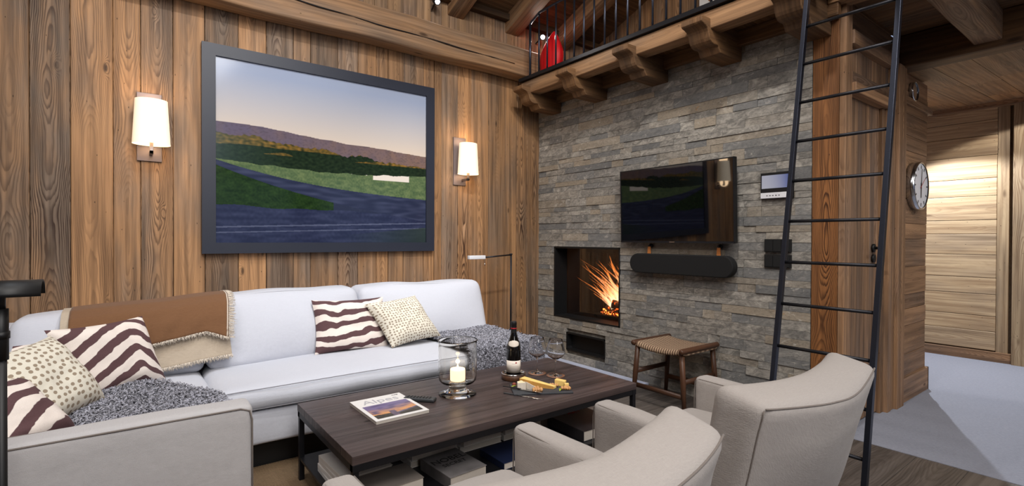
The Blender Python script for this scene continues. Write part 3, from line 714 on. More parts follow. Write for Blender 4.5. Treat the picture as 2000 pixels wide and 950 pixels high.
def backc(x0, x1, zt, seed, nm='back_cushion', sag=0.0):
    def fn(q, n):
        t = (q[2] - .40) / (zt - .40)
        q[1] += t * .13
        q[2] += .014 * mn.noise(Vector((q[0] * 3.2 + seed, 2, 0))) * max(0, t) + (-.008 * max(0, n[0] * n[0] - .8) / .2 if t > .6 else 0) + (-.03 * max(0, -n[0] - .0) * max(0, t) if seed < 2 else 0)
        q[0] += .010 * mn.noise(Vector((seed, q[2] * 6, q[1] * 3)))
        return wr(q, .009, 3.5)
    w = MB(); w.soft((x0, 3.02, .405), (x1, 3.25, zt), .042, (22, 6, 14), 0, crown=(.018, .06, .010), fn=fn); bc_ = w.build(nm, M['sofa'], so)
    pts = []
    for k in range(41):
        x = x0 + .03 + (x1 - x0 - .06) * k / 40; nx = (x - (x0 + x1) / 2) / ((x1 - x0) / 2)
        q = fn([x, 3.045, zt - .012 - .0 + .014 * (1 - nx * nx)], [nx, -.9, .9]); pts.append((q[0], q[1] - .001, q[2] - .002))
    p = MB(); p.tube(pts, .0022, 5); p.build('piping', M['piping'], bc_)
backc(-.42, .312, .750, 1.0); backc(.325, 1.165, .785, 7.0); backc(1.178, 2.09, .785, 13.0)
def bfn(q, n):
    q[0] -= (q[2] - .40) * .25; return wr(q, .008, 4)
w = MB(); w.soft((-.66, 1.90, .405), (-.43, 3.05, .74), .055, (5, 24, 10), 1, crown=(.045, .01, .015), fn=bfn); w.build('back_cushion', M['sofa'], so)
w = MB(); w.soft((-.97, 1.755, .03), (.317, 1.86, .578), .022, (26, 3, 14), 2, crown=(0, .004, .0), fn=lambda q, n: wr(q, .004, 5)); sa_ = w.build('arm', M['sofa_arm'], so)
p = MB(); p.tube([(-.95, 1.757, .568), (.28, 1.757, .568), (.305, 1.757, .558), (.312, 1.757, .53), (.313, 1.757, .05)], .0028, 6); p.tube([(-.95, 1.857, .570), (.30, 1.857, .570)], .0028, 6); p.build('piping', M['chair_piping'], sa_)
p = MB()
p.tube([(.34 + 1.755 * k / 50, 2.553 - .012 * sin(k / 50 * pi) + .003 * mn.noise(Vector((k * .2, 0, 0))), .402 + .008 * sin(k / 50 * pi)) for k in range(51)], .0022, 5)
p.tube([(.34 + 1.755 * k / 50, 2.553 - .008 * sin(k / 50 * pi), .312) for k in range(51)], .0022, 5); p.build('piping', M['piping'], so)

# ---- cushions
def cushion(name, BL, BR, TL, mat, T, label, cat='cushion', grp=None, pinch=.88, seed=1.0, piping=False, flipn=1):
    BL, BR, TL = Vector(BL), Vector(BR), Vector(TL); U = BR - BL; V = TL - BL; V = V - U * (V.dot(U) / U.length_squared) * .0
    nrm = U.cross(V).normalized() * flipn; n = 34; w = MB(); vs = []; fs = []; uvs = []
    def pt(i, j, sd):
        a = i / n; b = j / n; x = 2 * a - 1; y = 2 * b - 1
        # sides bow inwards between pointed corners
        cx = x * (1 - .075 * (1 - y * y) * abs(x) ** 2); cy = y * (1 - .075 * (1 - x * x) * abs(y) ** 2)
        h = T * (max(0, 1 - x ** 4) * max(0, 1 - y ** 4)) ** .62
        h *= 1 + .18 * mn.noise(Vector((x * 1.6 + seed, y * 1.6, sd))) - .12 * abs(mn.noise(Vector((x * 3 + seed, y * 3, 4 + sd))))
        p = BL + U * (cx * .5 + .5) + V * (cy * .5 + .5) + nrm * (h * sd)
        p += mn.noise_vector(p * 6 + Vector((seed, 0, 0))) * .006 * (1 - max(abs(x), abs(y)) ** 6)
        return p
    for sd in (1, -1):
        o = len(vs)
        for j in range(n + 1):
            for i in range(n + 1): vs.append(tuple(pt(i, j, sd)))
        for j in range(n):
            for i in range(n):
                q = [o + j * (n + 1) + i, o + j * (n + 1) + i + 1, o + (j + 1) * (n + 1) + i + 1, o + (j + 1) * (n + 1) + i]
                if sd < 0: q = q[::-1]
                fs.append(tuple(q)); uvs.append([((k - o) % (n + 1) / n, (k - o) // (n + 1) / n) for k in q])
    w.add(vs, fs, uvs); o = w.build(name, mat, recalc=False)
    return tag(o, label, cat, grp)
G = 'patterned cushions on the corner sofa'
cushion('cushion', (-.17, 2.66, .425), (.148, 2.90, .425), (-.262, 2.71, .73), M['zebra1'], .062, 'zebra print cushion propped before the brown throw, one corner pointing up', grp=G, seed=2)
cushion('cushion', (-.46, 2.70, .44), (-.10, 2.98, .44), (-.37, 2.86, .655), M['zebra2'], .055, 'mostly hidden zebra print cushion behind the large dotted cushion', grp=G, seed=5)
cushion('cushion', (-.268, 2.24, .43), (-.066, 2.55, .465), (-.44, 2.35, .68), M['dots'], .075, 'cream cushion with tan dots leaning at the corner beside the curly grey fleece', grp=G, seed=8)
cushion('cushion', (-.36, 1.95, .425), (-.132, 2.23, .455), (-.52, 2.06, .60), M['zebra4'], .085, 'zebra print cushion tucked behind the sofa arm, nearest the black pharmacy lamp', grp=G, seed=11)
cushion('cushion', (.845, 2.955, .437), (1.275, 2.93, .432), (.856, 3.065, .735), M['zebra3'], .055, 'zebra print cushion standing beside the small dotted cushion on the long seat', grp=G, seed=14)
cushion('cushion', (1.255, 2.83, .447), (1.615, 2.88, .470), (1.135, 2.965, .705), M['dots_fine'], .065, 'small cream cushion with fine dots leaning on the zebra one near the grey fleece', grp=G, seed=17)

# ---- curly fleeces
def fleece(name, surf, nstr, label, L=.022, nu=40, nv=40, thick=.012):
    w = MB(); vs = []; fs = []
    P = {}
    for i in range(nu + 1):
        for j in range(nv + 1): P[i, j] = len(vs); vs.append(tuple(surf(i / nu, j / nv)))
    for i in range(nu):
        for j in range(nv): fs.append((P[i, j], P[i + 1, j], P[i + 1, j + 1], P[i, j + 1]))
    w.add(vs, fs, None, (.5, .22, .5, 1))
    r2 = random.Random(5)
    for k in range(nstr):
        a = r2.random(); b = r2.random(); p = Vector(surf(a, b)); e = .004
        n = (Vector(surf(min(1, a + e), b)) - Vector(surf(max(0, a - e), b))).cross(Vector(surf(a, min(1, b + e))) - Vector(surf(a, max(0, b - e))))
        if n.length < 1e-9: continue
        n.normalize()
        if n.z < 0 and abs(n.z) > .2: n = -n
        if abs(n.z) <= .2 and n.y > 0 and abs(n.y) > .5: n = -n
        d = Vector((r2.gauss(0, 1), r2.gauss(0, 1), r2.gauss(0, 1))).normalized(); d = (d - n * d.dot(n)); 
        if d.length < 1e-6: continue
        d.normalize(); s_ = n.cross(d); h = L * (.6 + r2.random() * .7); wd = .0016 + r2.random() * .0014
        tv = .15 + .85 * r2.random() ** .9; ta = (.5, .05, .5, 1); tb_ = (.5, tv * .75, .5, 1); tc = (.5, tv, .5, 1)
        q0 = p; q1 = p + n * h * .6 + d * h * .3; q2 = p + n * h * .75 + d * h * .85; q3 = p + n * h * .35 + d * h * 1.05
        sv = s_ * wd; tw = n * wd
        w.add([tuple(q0 - sv), tuple(q0 + sv), tuple(q1 + sv), tuple(q1 - sv), tuple(q2 + sv + tw), tuple(q2 - sv), tuple(q3)], [(0, 1, 2, 3), (3, 2, 4, 5), (5, 4, 6)], None, tones=[ta, ta, tb_, tb_, tc, tc, tb_])
    return tag(w.build(name, M['wool'], recalc=False), label, 'fleece', 'curly grey fleeces on the sofa')
def sL(a, b):
    x = -.40 + a * .71; far = 2.76 - .10 * (a - .62) ** 2 * 3 - .30 * max(0, a - .72) / .28 + .02 * mn.noise(Vector((a * 6, 0, 0)))
    y = 1.90 + b * (far - 1.90); return (x, y, .436 + .016 * (1 - (2 * a - 1) ** 2) + .008 * mn.noise(Vector((x * 7, y * 7, 0))))
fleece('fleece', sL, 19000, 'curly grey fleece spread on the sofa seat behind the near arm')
def sR(a, b):
    x = 1.60 + a * .54 + .02 * mn.noise(Vector((b * 5, 3, 0)))
    x -= .06 * max(0, .6 - b) * (1 - a)
    t = b * .78
    if t < .56: y = 3.06 - t; z = .452
    else: y = 2.52 - .018 * sin(min(1, (t - .56) / .05) * pi / 2); z = .452 - max(0, t - .56) * (1.0 - .5 * a * a)
    if t >= .50 and t < .56: z -= .01 * ((t - .5) / .06) ** 2
    if a > .93: z -= (a - .93) * 1.3; x = min(x, 2.15)
    z += .016 * mn.noise(Vector((x * 6, y * 6, 1))); return (x, y, z)
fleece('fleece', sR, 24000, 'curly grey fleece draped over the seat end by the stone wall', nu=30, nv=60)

# ---- brown throw over the sofa back
th = thing('throw', (.1, 3.2, .78), 'brown wool throw with a cream fringe draped over the sofa back', 'throw')
def path(t, off):
    # t: metres along the cloth from behind the cushion over the top and down its front
    pts = [(3.42, .62), (3.42, .74), (3.37, .792), (3.25, .806), (3.15, .800), (3.085, .765), (3.045, .70), (3.010, .60), (2.985, .50), (2.975, .44)]
    L = [0]
    for a, b in zip(pts[:-1], pts[1:]): L.append(L[-1] + sqrt((a[0] - b[0]) ** 2 + (a[1] - b[1]) ** 2))
    for k in range(len(L) - 1):
        if t <= L[k + 1] or k == len(L) - 2:
            f = (t - L[k]) / (L[k + 1] - L[k]); a, b = pts[k], pts[k + 1]
            return (a[0] + (b[0] - a[0]) * f - off * (.9 if t > .34 else -.0 if t > .12 else -.9), a[1] + (b[1] - a[1]) * f + off * .6)
def sheet(x0, x1, t1, off, mat, nm, wave, t0=0.0):
    w = MB(); vs = []; fs = []; nx, nt_ = 60, 44
    for j in range(nt_ + 1):
        for i in range(nx + 1):
            a = i / nx; x = x0(j / nt_) + (x1(j / nt_) - x0(j / nt_)) * a; t = t0 + (t1(a) - t0) * j / nt_; y, z = path(t, off)
            f = wave * max(0, min(1, (t - .3) * 4)); fo = mn.noise(Vector((x * 7, t * 3, off * 50))) + .5 * mn.noise(Vector((x * 16 + t * 9, t * 5, 2)))
            aa = min(1, max(0, (x + .22) / .65)); vs.append((x, y - f * (.6 + fo), z + .016 * mn.noise(Vector((x * 4.5, 1, 1))) - .022 - .042 * (1 - aa)))
    for j in range(nt_):
        for i in range(nx): fs.append((j * (nx + 1) + i, j * (nx + 1) + i + 1, (j + 1) * (nx + 1) + i + 1, (j + 1) * (nx + 1) + i))
    w.add(vs, fs); w.build(nm, mat, th, recalc=False, solid=.004); return vs[-(nx + 1):], [vs[j * (nx + 1) + nx] for j in range(nt_ + 1)]
e2, _ = sheet(lambda s: -.06, lambda s: .405 + .03 * s, lambda a: .775 - .012 * a, .008, M['lining'], 'lining', .008, .40)
e1, side = sheet(lambda s: -.212, lambda s: .425 + .012 * sin(s * 4), lambda a: .675 - .045 * a + .05 * max(0, a - .85) / .15, .026, M['throw'], 'brown_layer', .020)
sheet(lambda s: -.242, lambda s: -.205, lambda a: .66, .020, M['lining'], 'pale_border', .003)
def fringe(edge, d, L, nm, dens=6):
    w = MB(); r2 = random.Random(3)
    for a, b in zip(edge[:-1], edge[1:]):
        a, b = Vector(a), Vector(b)
        for k in range(dens):
            p = a.lerp(b, r2.random()) + Vector((0, -.003, .004)); q = p + (Vector(d) * L * (.6 + r2.random() * .6)) + Vector((r2.gauss(0, .004), r2.gauss(-.003, .003), r2.gauss(0, .003)))
            m_ = p.lerp(q, .5) + Vector((r2.gauss(0, .003), r2.gauss(-.002, .002), 0)); w.tube([p, m_, q], .0011, 4)
    w.build(nm, M['fringe'], th)
fringe(e1, (0, -.1, -1), .016, 'fringe', 8); fringe(e2, (0, -.1, -1), .018, 'fringe', 8); fringe(side[8:], (1, -.15, -.25), .024, 'side_fringe', 10)
w = MB(); w.tube([(p[0] - .006, p[1] - .004, p[2] + .003) for p in side[6:]], .0028, 6); w.build('selvedge_stripe', M['fringe'], th)

# ---- armchairs
def armchair(cx, label, turn=0.0, lean=.088):
    o = thing('armchair', (cx, .92, 0), label, 'armchair', 'pair of slipcovered armchairs')
    x0, x1 = cx - .345, cx + .345
    w = MB(); w.soft((x0 + .01, .79, .02), (x1 - .01, 1.285, .27), .02, (16, 16, 8), 2, nz=(.006, 5)); w.build('base', M['chair'], o)
    def sf(q, n): return wr(q, .006, 5)
    w = MB(); w.soft((x0 + .085, .82, .255), (x1 - .085, 1.31, .375), .045, (16, 16, 4), 1, crown=(0, .02, .035), fn=sf); w.build('seat_cushion', M['chair'], o)
    for xa, xb in ((x0, x0 + .085), (x1 - .085, x1)):
        w = MB(); w.soft((xa, .805, .02), (xb, 1.295, .500), .022, (4, 18, 14), 2, crown=(.003, 0, .006), fn=lambda q, n: wr([q[0], q[1], q[2] - .012 * max(0, (1.0 - q[1]))], .004, 6)); ar_ = w.build('arm', M['chair'], o)
        p = MB(); zc = .4925
        for xx in (xa + .0065, xb - .0065):
            p.tube([(xx, .78, zc - .004), (xx, 1.27, zc + .0), (xx, 1.29, zc - .012), (xx, 1.294, zc - .05), (xx, 1.296, .06)], .0022, 5)
        p.build('piping', M['chair_piping'], ar_)
    def bf(q, n):
        nx = (q[0] - cx) / .345; t = max(0, q[2] - .22) / .46
        q[1] -= lean * t ** .9
        q[1] -= .060 * (1 - nx * nx) * min(1, .35 + t)          # the outer face bows towards the room behind
        if n[1] > 0: q[1] += .0
        q[0] = cx + (q[0] - cx) * (1 + .0 * t - .03 * (1 - min(1, t)))
        q[2] += .016 * (nx * nx - .4) * t + n[1] * .020 * max(0, t - .75) / .25 + .018 * max(0, nx) * t
        return wr(q, .009, 4.5)
    w = MB(); w.soft((x0, .745, .04), (x1, .905, .665), .034, (24, 6, 26), 2, crown=(.0, .012, .012), fn=bf); bk_ = w.build('back', M['chair'], o)
    p = MB(); pts = []
    for k in range(41):
        nx = -1 + 2 * k / 40; q = bf([cx + nx * .333, .754, .6555], [nx, -1, 1]); pts.append((q[0], q[1] - .002, q[2] - .0))
    p.tube(pts, .0028, 6)
    for sgn in (-1, 1):
        pts = []
        for k in range(30):
            z = .06 + k / 29 * .59; q = bf([cx + sgn * .3355, .7545, z], [sgn, -1, 0]); pts.append((q[0], q[1] - .001, q[2]))
        p.tube(pts, .0022, 6)
    p.build('piping', M['chair_piping'], bk_)
    for sx in (x0 + .05, x1 - .05):
        for sy in (.80, 1.24):
            w = MB(); w.box((sx - .018, sy - .018, .0085), (sx + .018, sy + .018, .05)); w.build('leg', M['black'], o)
    o.rotation_euler = (0, 0, radians(turn)); return o
armchair(.73, 'greige slipcovered armchair nearer the camera, its back cut off by the lower edge', .6, .145)
armchair(1.695, 'greige slipcovered armchair beside the ladder, its whole curved back in view', -2.6, .112)

# ---- coffee table
ct = thing('coffee_table', (1.36, 2.057, 0), 'low coffee table with a dark oak top and black steel frame', 'coffee table')
w = MB(); X0, X1, Y0, Y1 = .612, 2.112, 1.706, 2.408
ys = [Y0, Y0 + .118, Y0 + .235, Y0 + .352, Y0 + .469, Y0 + .586, Y1]
for k, (a, b) in enumerate(zip(ys[:-1], ys[1:])): w.box((X0, a + .0003, .318), (X1, b - .0003, .35), 0, (rnd.random(), rnd.random() * .8, .46 + rnd.random() * .08, 1))
w.build('tabletop', M['wenge'], ct, bevel=.001, seg=1)
w = MB(); T_ = .028
for a, b, c, d in ((X0 + .002, X1 - .002, Y0 + .002, Y0 + T_), (X0 + .002, X1 - .002, Y1 - T_, Y1 - .002), (X0 + .002, X0 + T_, Y0, Y1), (X1 - T_, X1 - .002, Y0, Y1)): w.box((a, c, .292), (b, d, .318))
w.build('frame', M['steel'], ct, bevel=.001)
for lx in (X0 + .003, X1 - .025):
    for ly in (Y0 + .003, Y1 - .025): w = MB(); w.box((lx, ly, .008), (lx + .022, ly + .022, .292)); w.build('leg', M['steel'], ct, bevel=.001)
w = MB(); w.box((X0 + .005, Y0 + .005, .100), (X1 - .005, Y1 - .005, .112)); w.build('shelf', M['steel'], ct, bevel=.001)

# ---- stool
st = thing('stool', (2.925, 2.045, 0), 'small walnut stool with a woven paper cord seat, against the stone wall', 'stool')
sx0, sx1, sy0, sy1, sz = 2.735, 3.115, 1.845, 2.245, .405
for ix, xx in enumerate((sx0 + .02, sx1 - .02)):
    for iy, yy in enumerate((sy0 + .03, sy1 - .03)):
        dx = -.012 if ix == 0 else .012; dy = -.03 if iy == 0 else .03
        w = MB(); w.tube([(xx + dx, yy + dy, .0), (xx + dx * .5, yy + dy * .5, .2), (xx, yy, .392)], [.0125, .0175, .0165], 14); w.build('leg', M['walnut'], st)
for yy in (sy0 + .014, sy1 - .014):
    w = MB(); w.tube([(sx0 - .018, yy, .398), (sx0 - .01, yy, .40), (sx1 + .01, yy, .40), (sx1 + .018, yy, .398)], [.013, .0185, .0185, .013], 14); w.build('seat_rail', M['walnut'], st)
for yy, zz in ((sy0 + .014, .205), (sy1 - .014, .205)):
    w = MB(); w.tube([(sx0 + .01, yy, zz), (sx1 - .01, yy, zz)], .011, 10, flat=1.5); w.build('stretcher', M['walnut'], st)
for xx in (sx0 + .012, sx1 - .012):
    w = MB(); w.tube([(xx, sy0 + .01, .115), (xx, sy1 - .01, .115)], .011, 10, flat=1.5); w.build('stretcher', M['walnut'], st)
w = MB(); vs = []; fs = []; uvs = []; n, m_ = 20, 44
prof = [(sx0 + .004, .378), (sx0 - .002, .388), (sx0 + .003, .402), (sx0 + .02, .412)] + [(sx0 + .02 + (sx1 - sx0 - .04) * k / 10, .412) for k in range(1, 10)] + [(sx1 - .02, .412), (sx1 - .003, .402), (sx1 + .002, .388), (sx1 - .004, .378), (sx1 - .03, .372), (2.925, .372), (sx0 + .03, .372)]
for j in range(m_ + 1):
    b = j / m_; y = sy0 + .004 + (sy1 - sy0 - .008) * b; sag = -.026 * sin(b * pi) + .006 - .006 * abs(2 * b - 1)
    for k, (x, z) in enumerate(prof): vs.append((x, y, z + sag + .003))
np_ = len(prof)
for j in range(m_):
    for k in range(np_):
        k2 = (k + 1) % np_; f = (j * np_ + k, j * np_ + k2, (j + 1) * np_ + k2, (j + 1) * np_ + k); fs.append(f); uvs.append([(vs[i][0], vs[i][1]) for i in f])
w.add(vs, fs, uvs)
w.add([vs[k] for k in range(np_)], [tuple(range(np_))]); w.add([vs[m_ * np_ + k] for k in range(np_)], [tuple(range(np_))])
w.build('woven_seat', M['cord'], st)

# ---- jute rug
w = MB(); w.box((.02, .62, 0.0), (2.36, 2.655, .008), 0); tag(w.build('rug', M['jute'], bevel=.002), 'natural jute rug under the coffee table', 'rug')

# ---- ladder
ld = thing('ladder', (2.25, .915, 0), 'tall blued steel ladder leaning against the loft edge', 'ladder')
LA, LB, YL, YR = 2.236, .1735, 1.105, .728
def lx(z): return LA + LB * z
for yy in (YL, YR):
    w = MB(); w.prism([(lx(0) - .013, 0), (lx(0) + .013, 0), (lx(2.75) + .013, 2.75), (lx(2.75) - .013, 2.75)], 1, yy - .0095, yy + .0095, 2); w.build('stringer', M['steel_blue'], ld, bevel=.001)
for k in range(14):
    z = 2.125 + .188 * 3 - k * .188
    if z < .04: break
    w = MB(); w.tube([(lx(z), YL - .006, z), (lx(z), YR + .006, z)], .0075, 10); w.build('rung', M['steel'], ld)

# ---- floor lamps
fl = thing('floor_lamp', (-.20, 1.50, 0), 'black pharmacy floor lamp with a half-round shade beside the sofa arm', 'floor lamp')
px = -.212
w = MB(); w.lathe([(0, 0), (.11, 0), (.11, .012), (.03, .022), (.012, .03), (0, .03)], 40, c=(px, 1.50, 0)); w.build('base', M['black'], fl)
w = MB(); w.tube([(px, 1.50, .02), (px, 1.50, .86)], .0095, 16); w.build('pole', M['black'], fl)
w = MB(); w.tube([(px, 1.50, .84), (px, 1.50, .948)], .0125, 16); w.tube([(px, 1.50, .885), (px, 1.50, .90)], .0145, 16); w.tube([(px, 1.50, .944), (px, 1.50, 1.0)], .008, 12); w.tube([(px - .03, 1.50, .925), (px, 1.50, .925)], .006, 10); w.build('collar', M['black'], fl)
w = MB(); n = 14; vs = []; fs = []
for xx in (-.262, -.146):
    for k in range(n + 1):
        a = pi * (.0 + k / n); rr = .034; vs.append((xx, 1.50 + rr * cos(a) * 1.1, (.974 + rr * sin(a) * .95)))
for k in range(n): fs.append((k, k + 1, n + 2 + k, n + 1 + k))
w.add(vs, fs)
w.build('shade', M['black'], fl, solid=.003)
w = MB(); w.tube([(-.245, 1.50, .984), (-.165, 1.50, .984)], .008, 10); w.build('tube_bulb', M['white'], fl)
fl2 = thing('floor_lamp', (2.608, 3.45, 0), 'thin black reading lamp with a white head behind the sofa end', 'floor lamp')
w = MB(); w.lathe([(0, 0), (.10, 0), (.10, .012), (0, .014)], 32, c=(2.608, 3.45, 0)); w.build('base', M['steel'], fl2)
w = MB(); w.tube([(2.608, 3.45, .01), (2.608, 3.45, .966)], .008, 10); w.build('pole', M['steel'], fl2)
w = MB(); w.tube([(2.608, 3.45, .962), (2.335, 3.45, .945)], .0065, 10); w.lathe([(0, 0), (.012, 0), (.012, .014), (0, .014)], 12, c=(2.608, 3.45, .960)); w.build('arm', M['steel'], fl2)
w = MB(); w.soft((2.182, 3.432, .932), (2.335, 3.468, .962), .003, (2, 2, 2)); w.build('lamp_head', M['white'], fl2)
w = MB(); w.tube([(2.338, 3.45, .938), (2.338, 3.45, .90)], .0018, 6); w.lathe([(0, 0), (.006, .004), (.006, .018), (0, .024)], 10, c=(2.338, 3.45, .878)); w.build('pull_switch', M['silver'], fl2)

# ---- wall lamps
def sconce(xc, dx, label):
    o = thing('wall_lamp', (xc, YW - .006, 1.74), label, 'wall lamp', 'wall lamps either side of the picture')
    w = MB(); w.box((xc - .0605 - .016, YW - .016, 1.553), (xc + .0605 - .016, YW - .007, 1.955)); w.build('back_plate', M['bronze'], o, bevel=.001)
    w = MB(); yb = YW - .105
    w.box((xc + dx - .009, yb - .009, 1.587), (xc + dx + .009, YW - .016, 1.605)); w.box((xc + dx - .009, yb - .009, 1.587), (xc + dx + .009, yb + .009, 1.74)); w.build('arm', M['nickel'], o, bevel=.001)
    w = MB(); prof = [(.093, 1.640), (.079, 1.897)]; w.lathe(prof, 48, c=(xc + dx, yb, 0), sy=.82); w.lathe([(.0915, 1.640), (.0775, 1.897)], 48, c=(xc + dx, yb, 0), sy=.82); w.build('lamp_shade', M['shade'], o, recalc=False)
    w = MB(); w.lathe([(0, 0), (.014, .003), (.026, .03), (.028, .05), (.018, .075), (0, .085)], 20, c=(xc + dx, yb, 1.72)); w.build('bulb', M['bulb'], o)
    for zz, en in ((1.92, .9), (1.625, .9), (1.77, .4)):
        l = bpy.data.lights.new('wall_lamp_light', 'POINT'); l.energy = en; l.color = (1, .70, .42); l.shadow_soft_size = .05
        lo = bpy.data.objects.new('wall_lamp_light', l); lo.location = (xc + dx, yb, zz); COL.objects.link(lo)
sconce(.124, -.009, 'lit wall lamp with a white tapered shade nearer the sofa throw')
sconce(2.272, .012, 'lit wall lamp with a white tapered shade nearer the stone wall')

# ---- framed picture: a plain generic hill-and-lane landscape
pf = thing('picture', (1.186, YW - .02, 1.66), 'very large landscape photograph in a wide dark frame on the plank wall', 'picture')
a0, a1, b0, b1 = .372, 1.999, .998, 2.323; c0, c1, d0, d1 = .448, 1.927, 1.067, 2.249
w = MB(); yf = YW - .044
for lo_, hi_, g in (((a0, yf, b0), (c0, YW - .002, b1), 2), ((c1, yf, b0), (a1, YW - .002, b1), 2), ((c0, yf, d1), (c1, YW - .002, b1), 0), ((c0, yf, b0), (c1, YW - .002, d0), 0)): w.box(lo_, hi_, g)
w.build('frame', M['frame'], pf)
def mixc(a, b, t): t = min(1, max(0, t)); return [a[k] + (b[k] - a[k]) * t for k in range(3)]
def lin(c): return [s2l(k) for k in c]
def nz2(x, y, s, z=0): return mn.noise(Vector((x * s, y * s, z)))
def paint(u, v):
    A = 1.25; x = u * A
    sky = mixc((206, 190, 174), (150, 160, 182), (v - .60) / .34)
    hill = .655 - .07 * u + .025 * nz2(x, 0, 2.2, 3) + .006 * nz2(x, 0, 9, 1)
    hill2 = .60 - .05 * u + .03 * nz2(x, 0, 3, 8)
    tree = .60 - .10 * u + .012 * nz2(x, 0, 40, 1) + .02 * nz2(x, 0, 8, 4)
    if v > hill and v > tree: return sky
    if v > tree:
        c = mixc((94, 86, 104), (122, 98, 88), u + .3 * nz2(x, v, 20)); return mixc(c, (70, 62, 68), .5 * max(0, nz2(x, v * 1.5, 70)) + .3 * max(0, nz2(x, v, 25)))
    fieldtop = .455 - .03 * sin(u * 3) + .01 * nz2(x, 0, 12, 2)
    if v > fieldtop:
        t = nz2(x, v * 1.6, 46) * .5 + .5; gold = (nz2(x * .6, v * 3, 5, 9) > .02) and v > .50
        c = mixc((14, 24, 20), (46, 62, 40), t * .7 + .3 * (nz2(x, v, 90) * .5 + .5))
        if gold: c = mixc(c, (176, 122, 52), t * .9)
        return mixc(c, (78, 98, 106), max(0, .3 - u) * 1.2)
    # two plain pale sheds far behind the field
    for hx, hz, hw, hh in ((.80, .40, .10, .045), (.63, .425, .04, .02)):
        if abs(u - hx) < hw and hz < v < hz + hh: return (218, 208, 196)
        if abs(u - hx) < hw * 1.08 and hz + hh <= v < hz + hh + .04 * (1 - abs(u - hx) / (hw * 1.6)): return (44, 50, 66)
    # lane crossing in a simple curve
    ln = .335 + .10 * (1 - u) ** 3 - .12 * u; wd = .014 + .06 * u
    if abs(v - ln) < wd: return mixc((40, 46, 68), (62, 68, 92), nz2(x, v * 5, 10) + .3)
    base = .205 - .02 * u
    if v < base + .012 * nz2(x, 0, 5):
        c = mixc((36, 42, 66), (58, 64, 90), nz2(x * 2, v * 12, 4) * .6 + .3 + .3 * nz2(x, v, 60))
        if abs(v - (.085 + .045 * u)) < .004 or abs(v - (.055 + .04 * u)) < .003: c = mixc(c, (106, 112, 134), .6)
        return mixc(c, (46, 60, 50), max(0, (u - .55)) * 1.6 * (v < .04 + .12 * (u - .5)))
    if u > .5 and v < ln: return mixc((40, 46, 66), (56, 62, 84), nz2(x, v, 8) + .4 + .2 * nz2(x, v, 60))
    far = v > ln
    return mixc((22, 40, 18) if not far else (70, 90, 62), (44, 68, 30) if not far else (112, 126, 84), nz2(x, v * 2, 22) * .5 + .4 + .4 * nz2(x, v, 90))
def printed(nx, nz_, fnc, P, mat, nm, parent):
    w = MB(); vs = [P(i / nx, j / nz_) for j in range(nz_ + 1) for i in range(nx + 1)]
    cs = [tuple(lin(fnc(i / nx, j / nz_))) + (1,) for j in range(nz_ + 1) for i in range(nx + 1)]
    fs = [(j * (nx + 1) + i, j * (nx + 1) + i + 1, (j + 1) * (nx + 1) + i + 1, (j + 1) * (nx + 1) + i) for j in range(nz_) for i in range(nx)]
    w.add(vs, fs, None, tones=cs, smooth=False); return w.build(nm, mat, parent, recalc=False)
printed(520, 410, paint, lambda a, b: (c0 + (c1 - c0) * a, YW - .030, d0 + (d1 - d0) * b), M['print_gloss'], 'landscape_print', pf)

# ---- television (tilted a little down), soundbar, intercom, switches
tv = thing('television', (XS - .02, 2.175, 1.35), 'switched-off black flat television on the stone wall', 'television')
Mt = Matrix.Translation((3.075, 2.175, 1.35)) @ Matrix.Rotation(radians(1.1) * -1, 4, 'Z') @ Matrix.Rotation(radians(-1.9), 4, 'Y')
w = MB(); w.box((-.012, -.471, -.275), (.022, .471, .275), M=Mt); w.build('casing', M['black'], tv, bevel=.002)
w = MB(); w.box((-.0135, -.463, -.262), (-.0118, .463, .267), M=Mt); w.build('screen', M['screen'], tv)
w = MB(); w.box((-.0135, -.471, -.275), (-.011, .471, -.264), M=Mt); w.box((-.0135, .464, -.275), (-.011, .471, .275), M=Mt); w.box((-.0135, -.471, -.275), (-.011, -.464, .275), M=Mt); w.build('bezel', M['steel'], tv)
w = MB(); w.box((-.0145, -.022, -.2725), (-.0134, .022, -.2665), M=Mt); w.build('maker_mark', M['silver'], tv)
w = MB(); w.box((3.08, 2.05, 1.22), (XS - .012, 2.30, 1.48)); w.build('wall_bracket', M['black'], tv)
sb = thing('soundbar', (3.11, 2.125, .92), 'long rounded black soundbar hung from tan leather straps below the television', 'soundbar')
w = MB(); pts = []; R_ = .072
for k in range(25): a = -pi / 2 + pi * k / 24; pts.append((2.55 - R_ + R_ * cos(a), .921 + R_ * sin(a)))
for k in range(25): a = pi / 2 + pi * k / 24; pts.append((1.718 + R_ + R_ * cos(a), .921 + R_ * sin(a)))
w.prism(pts, 0, 3.065, 3.128, 1); w.build('speaker_body', M['cloth_black'], sb, bevel=.008, seg=3)
for yy in (2.405, 1.845):
    w = MB(); w.prism([(yy - .014, .99), (yy + .014, .99), (yy + .011, 1.045), (yy - .011, 1.045)], 0, 3.112, 3.117, 2); w.build('leather_strap', M['leather'], sb)
    w = MB(); w.lathe([(0, 0), (.014, 0), (.016, .006), (.014, .014), (0, .016)], 20, M=Matrix.Translation((XS - .008, yy, 1.052)) @ Matrix.Rotation(-pi / 2, 4, 'Y')); w.box((3.108, yy - .006, 1.046), (XS, yy + .006, 1.056)); w.build('wall_peg', M['black'], sb)
ic = thing('intercom', (XS - .01, 1.48, 1.43), 'wall intercom with a pale blue screen between television and ladder', 'intercom')
w = MB(); w.box((3.122, 1.385, 1.350), (XS, 1.574, 1.508)); w.build('casing', M['black'], ic, bevel=.002)
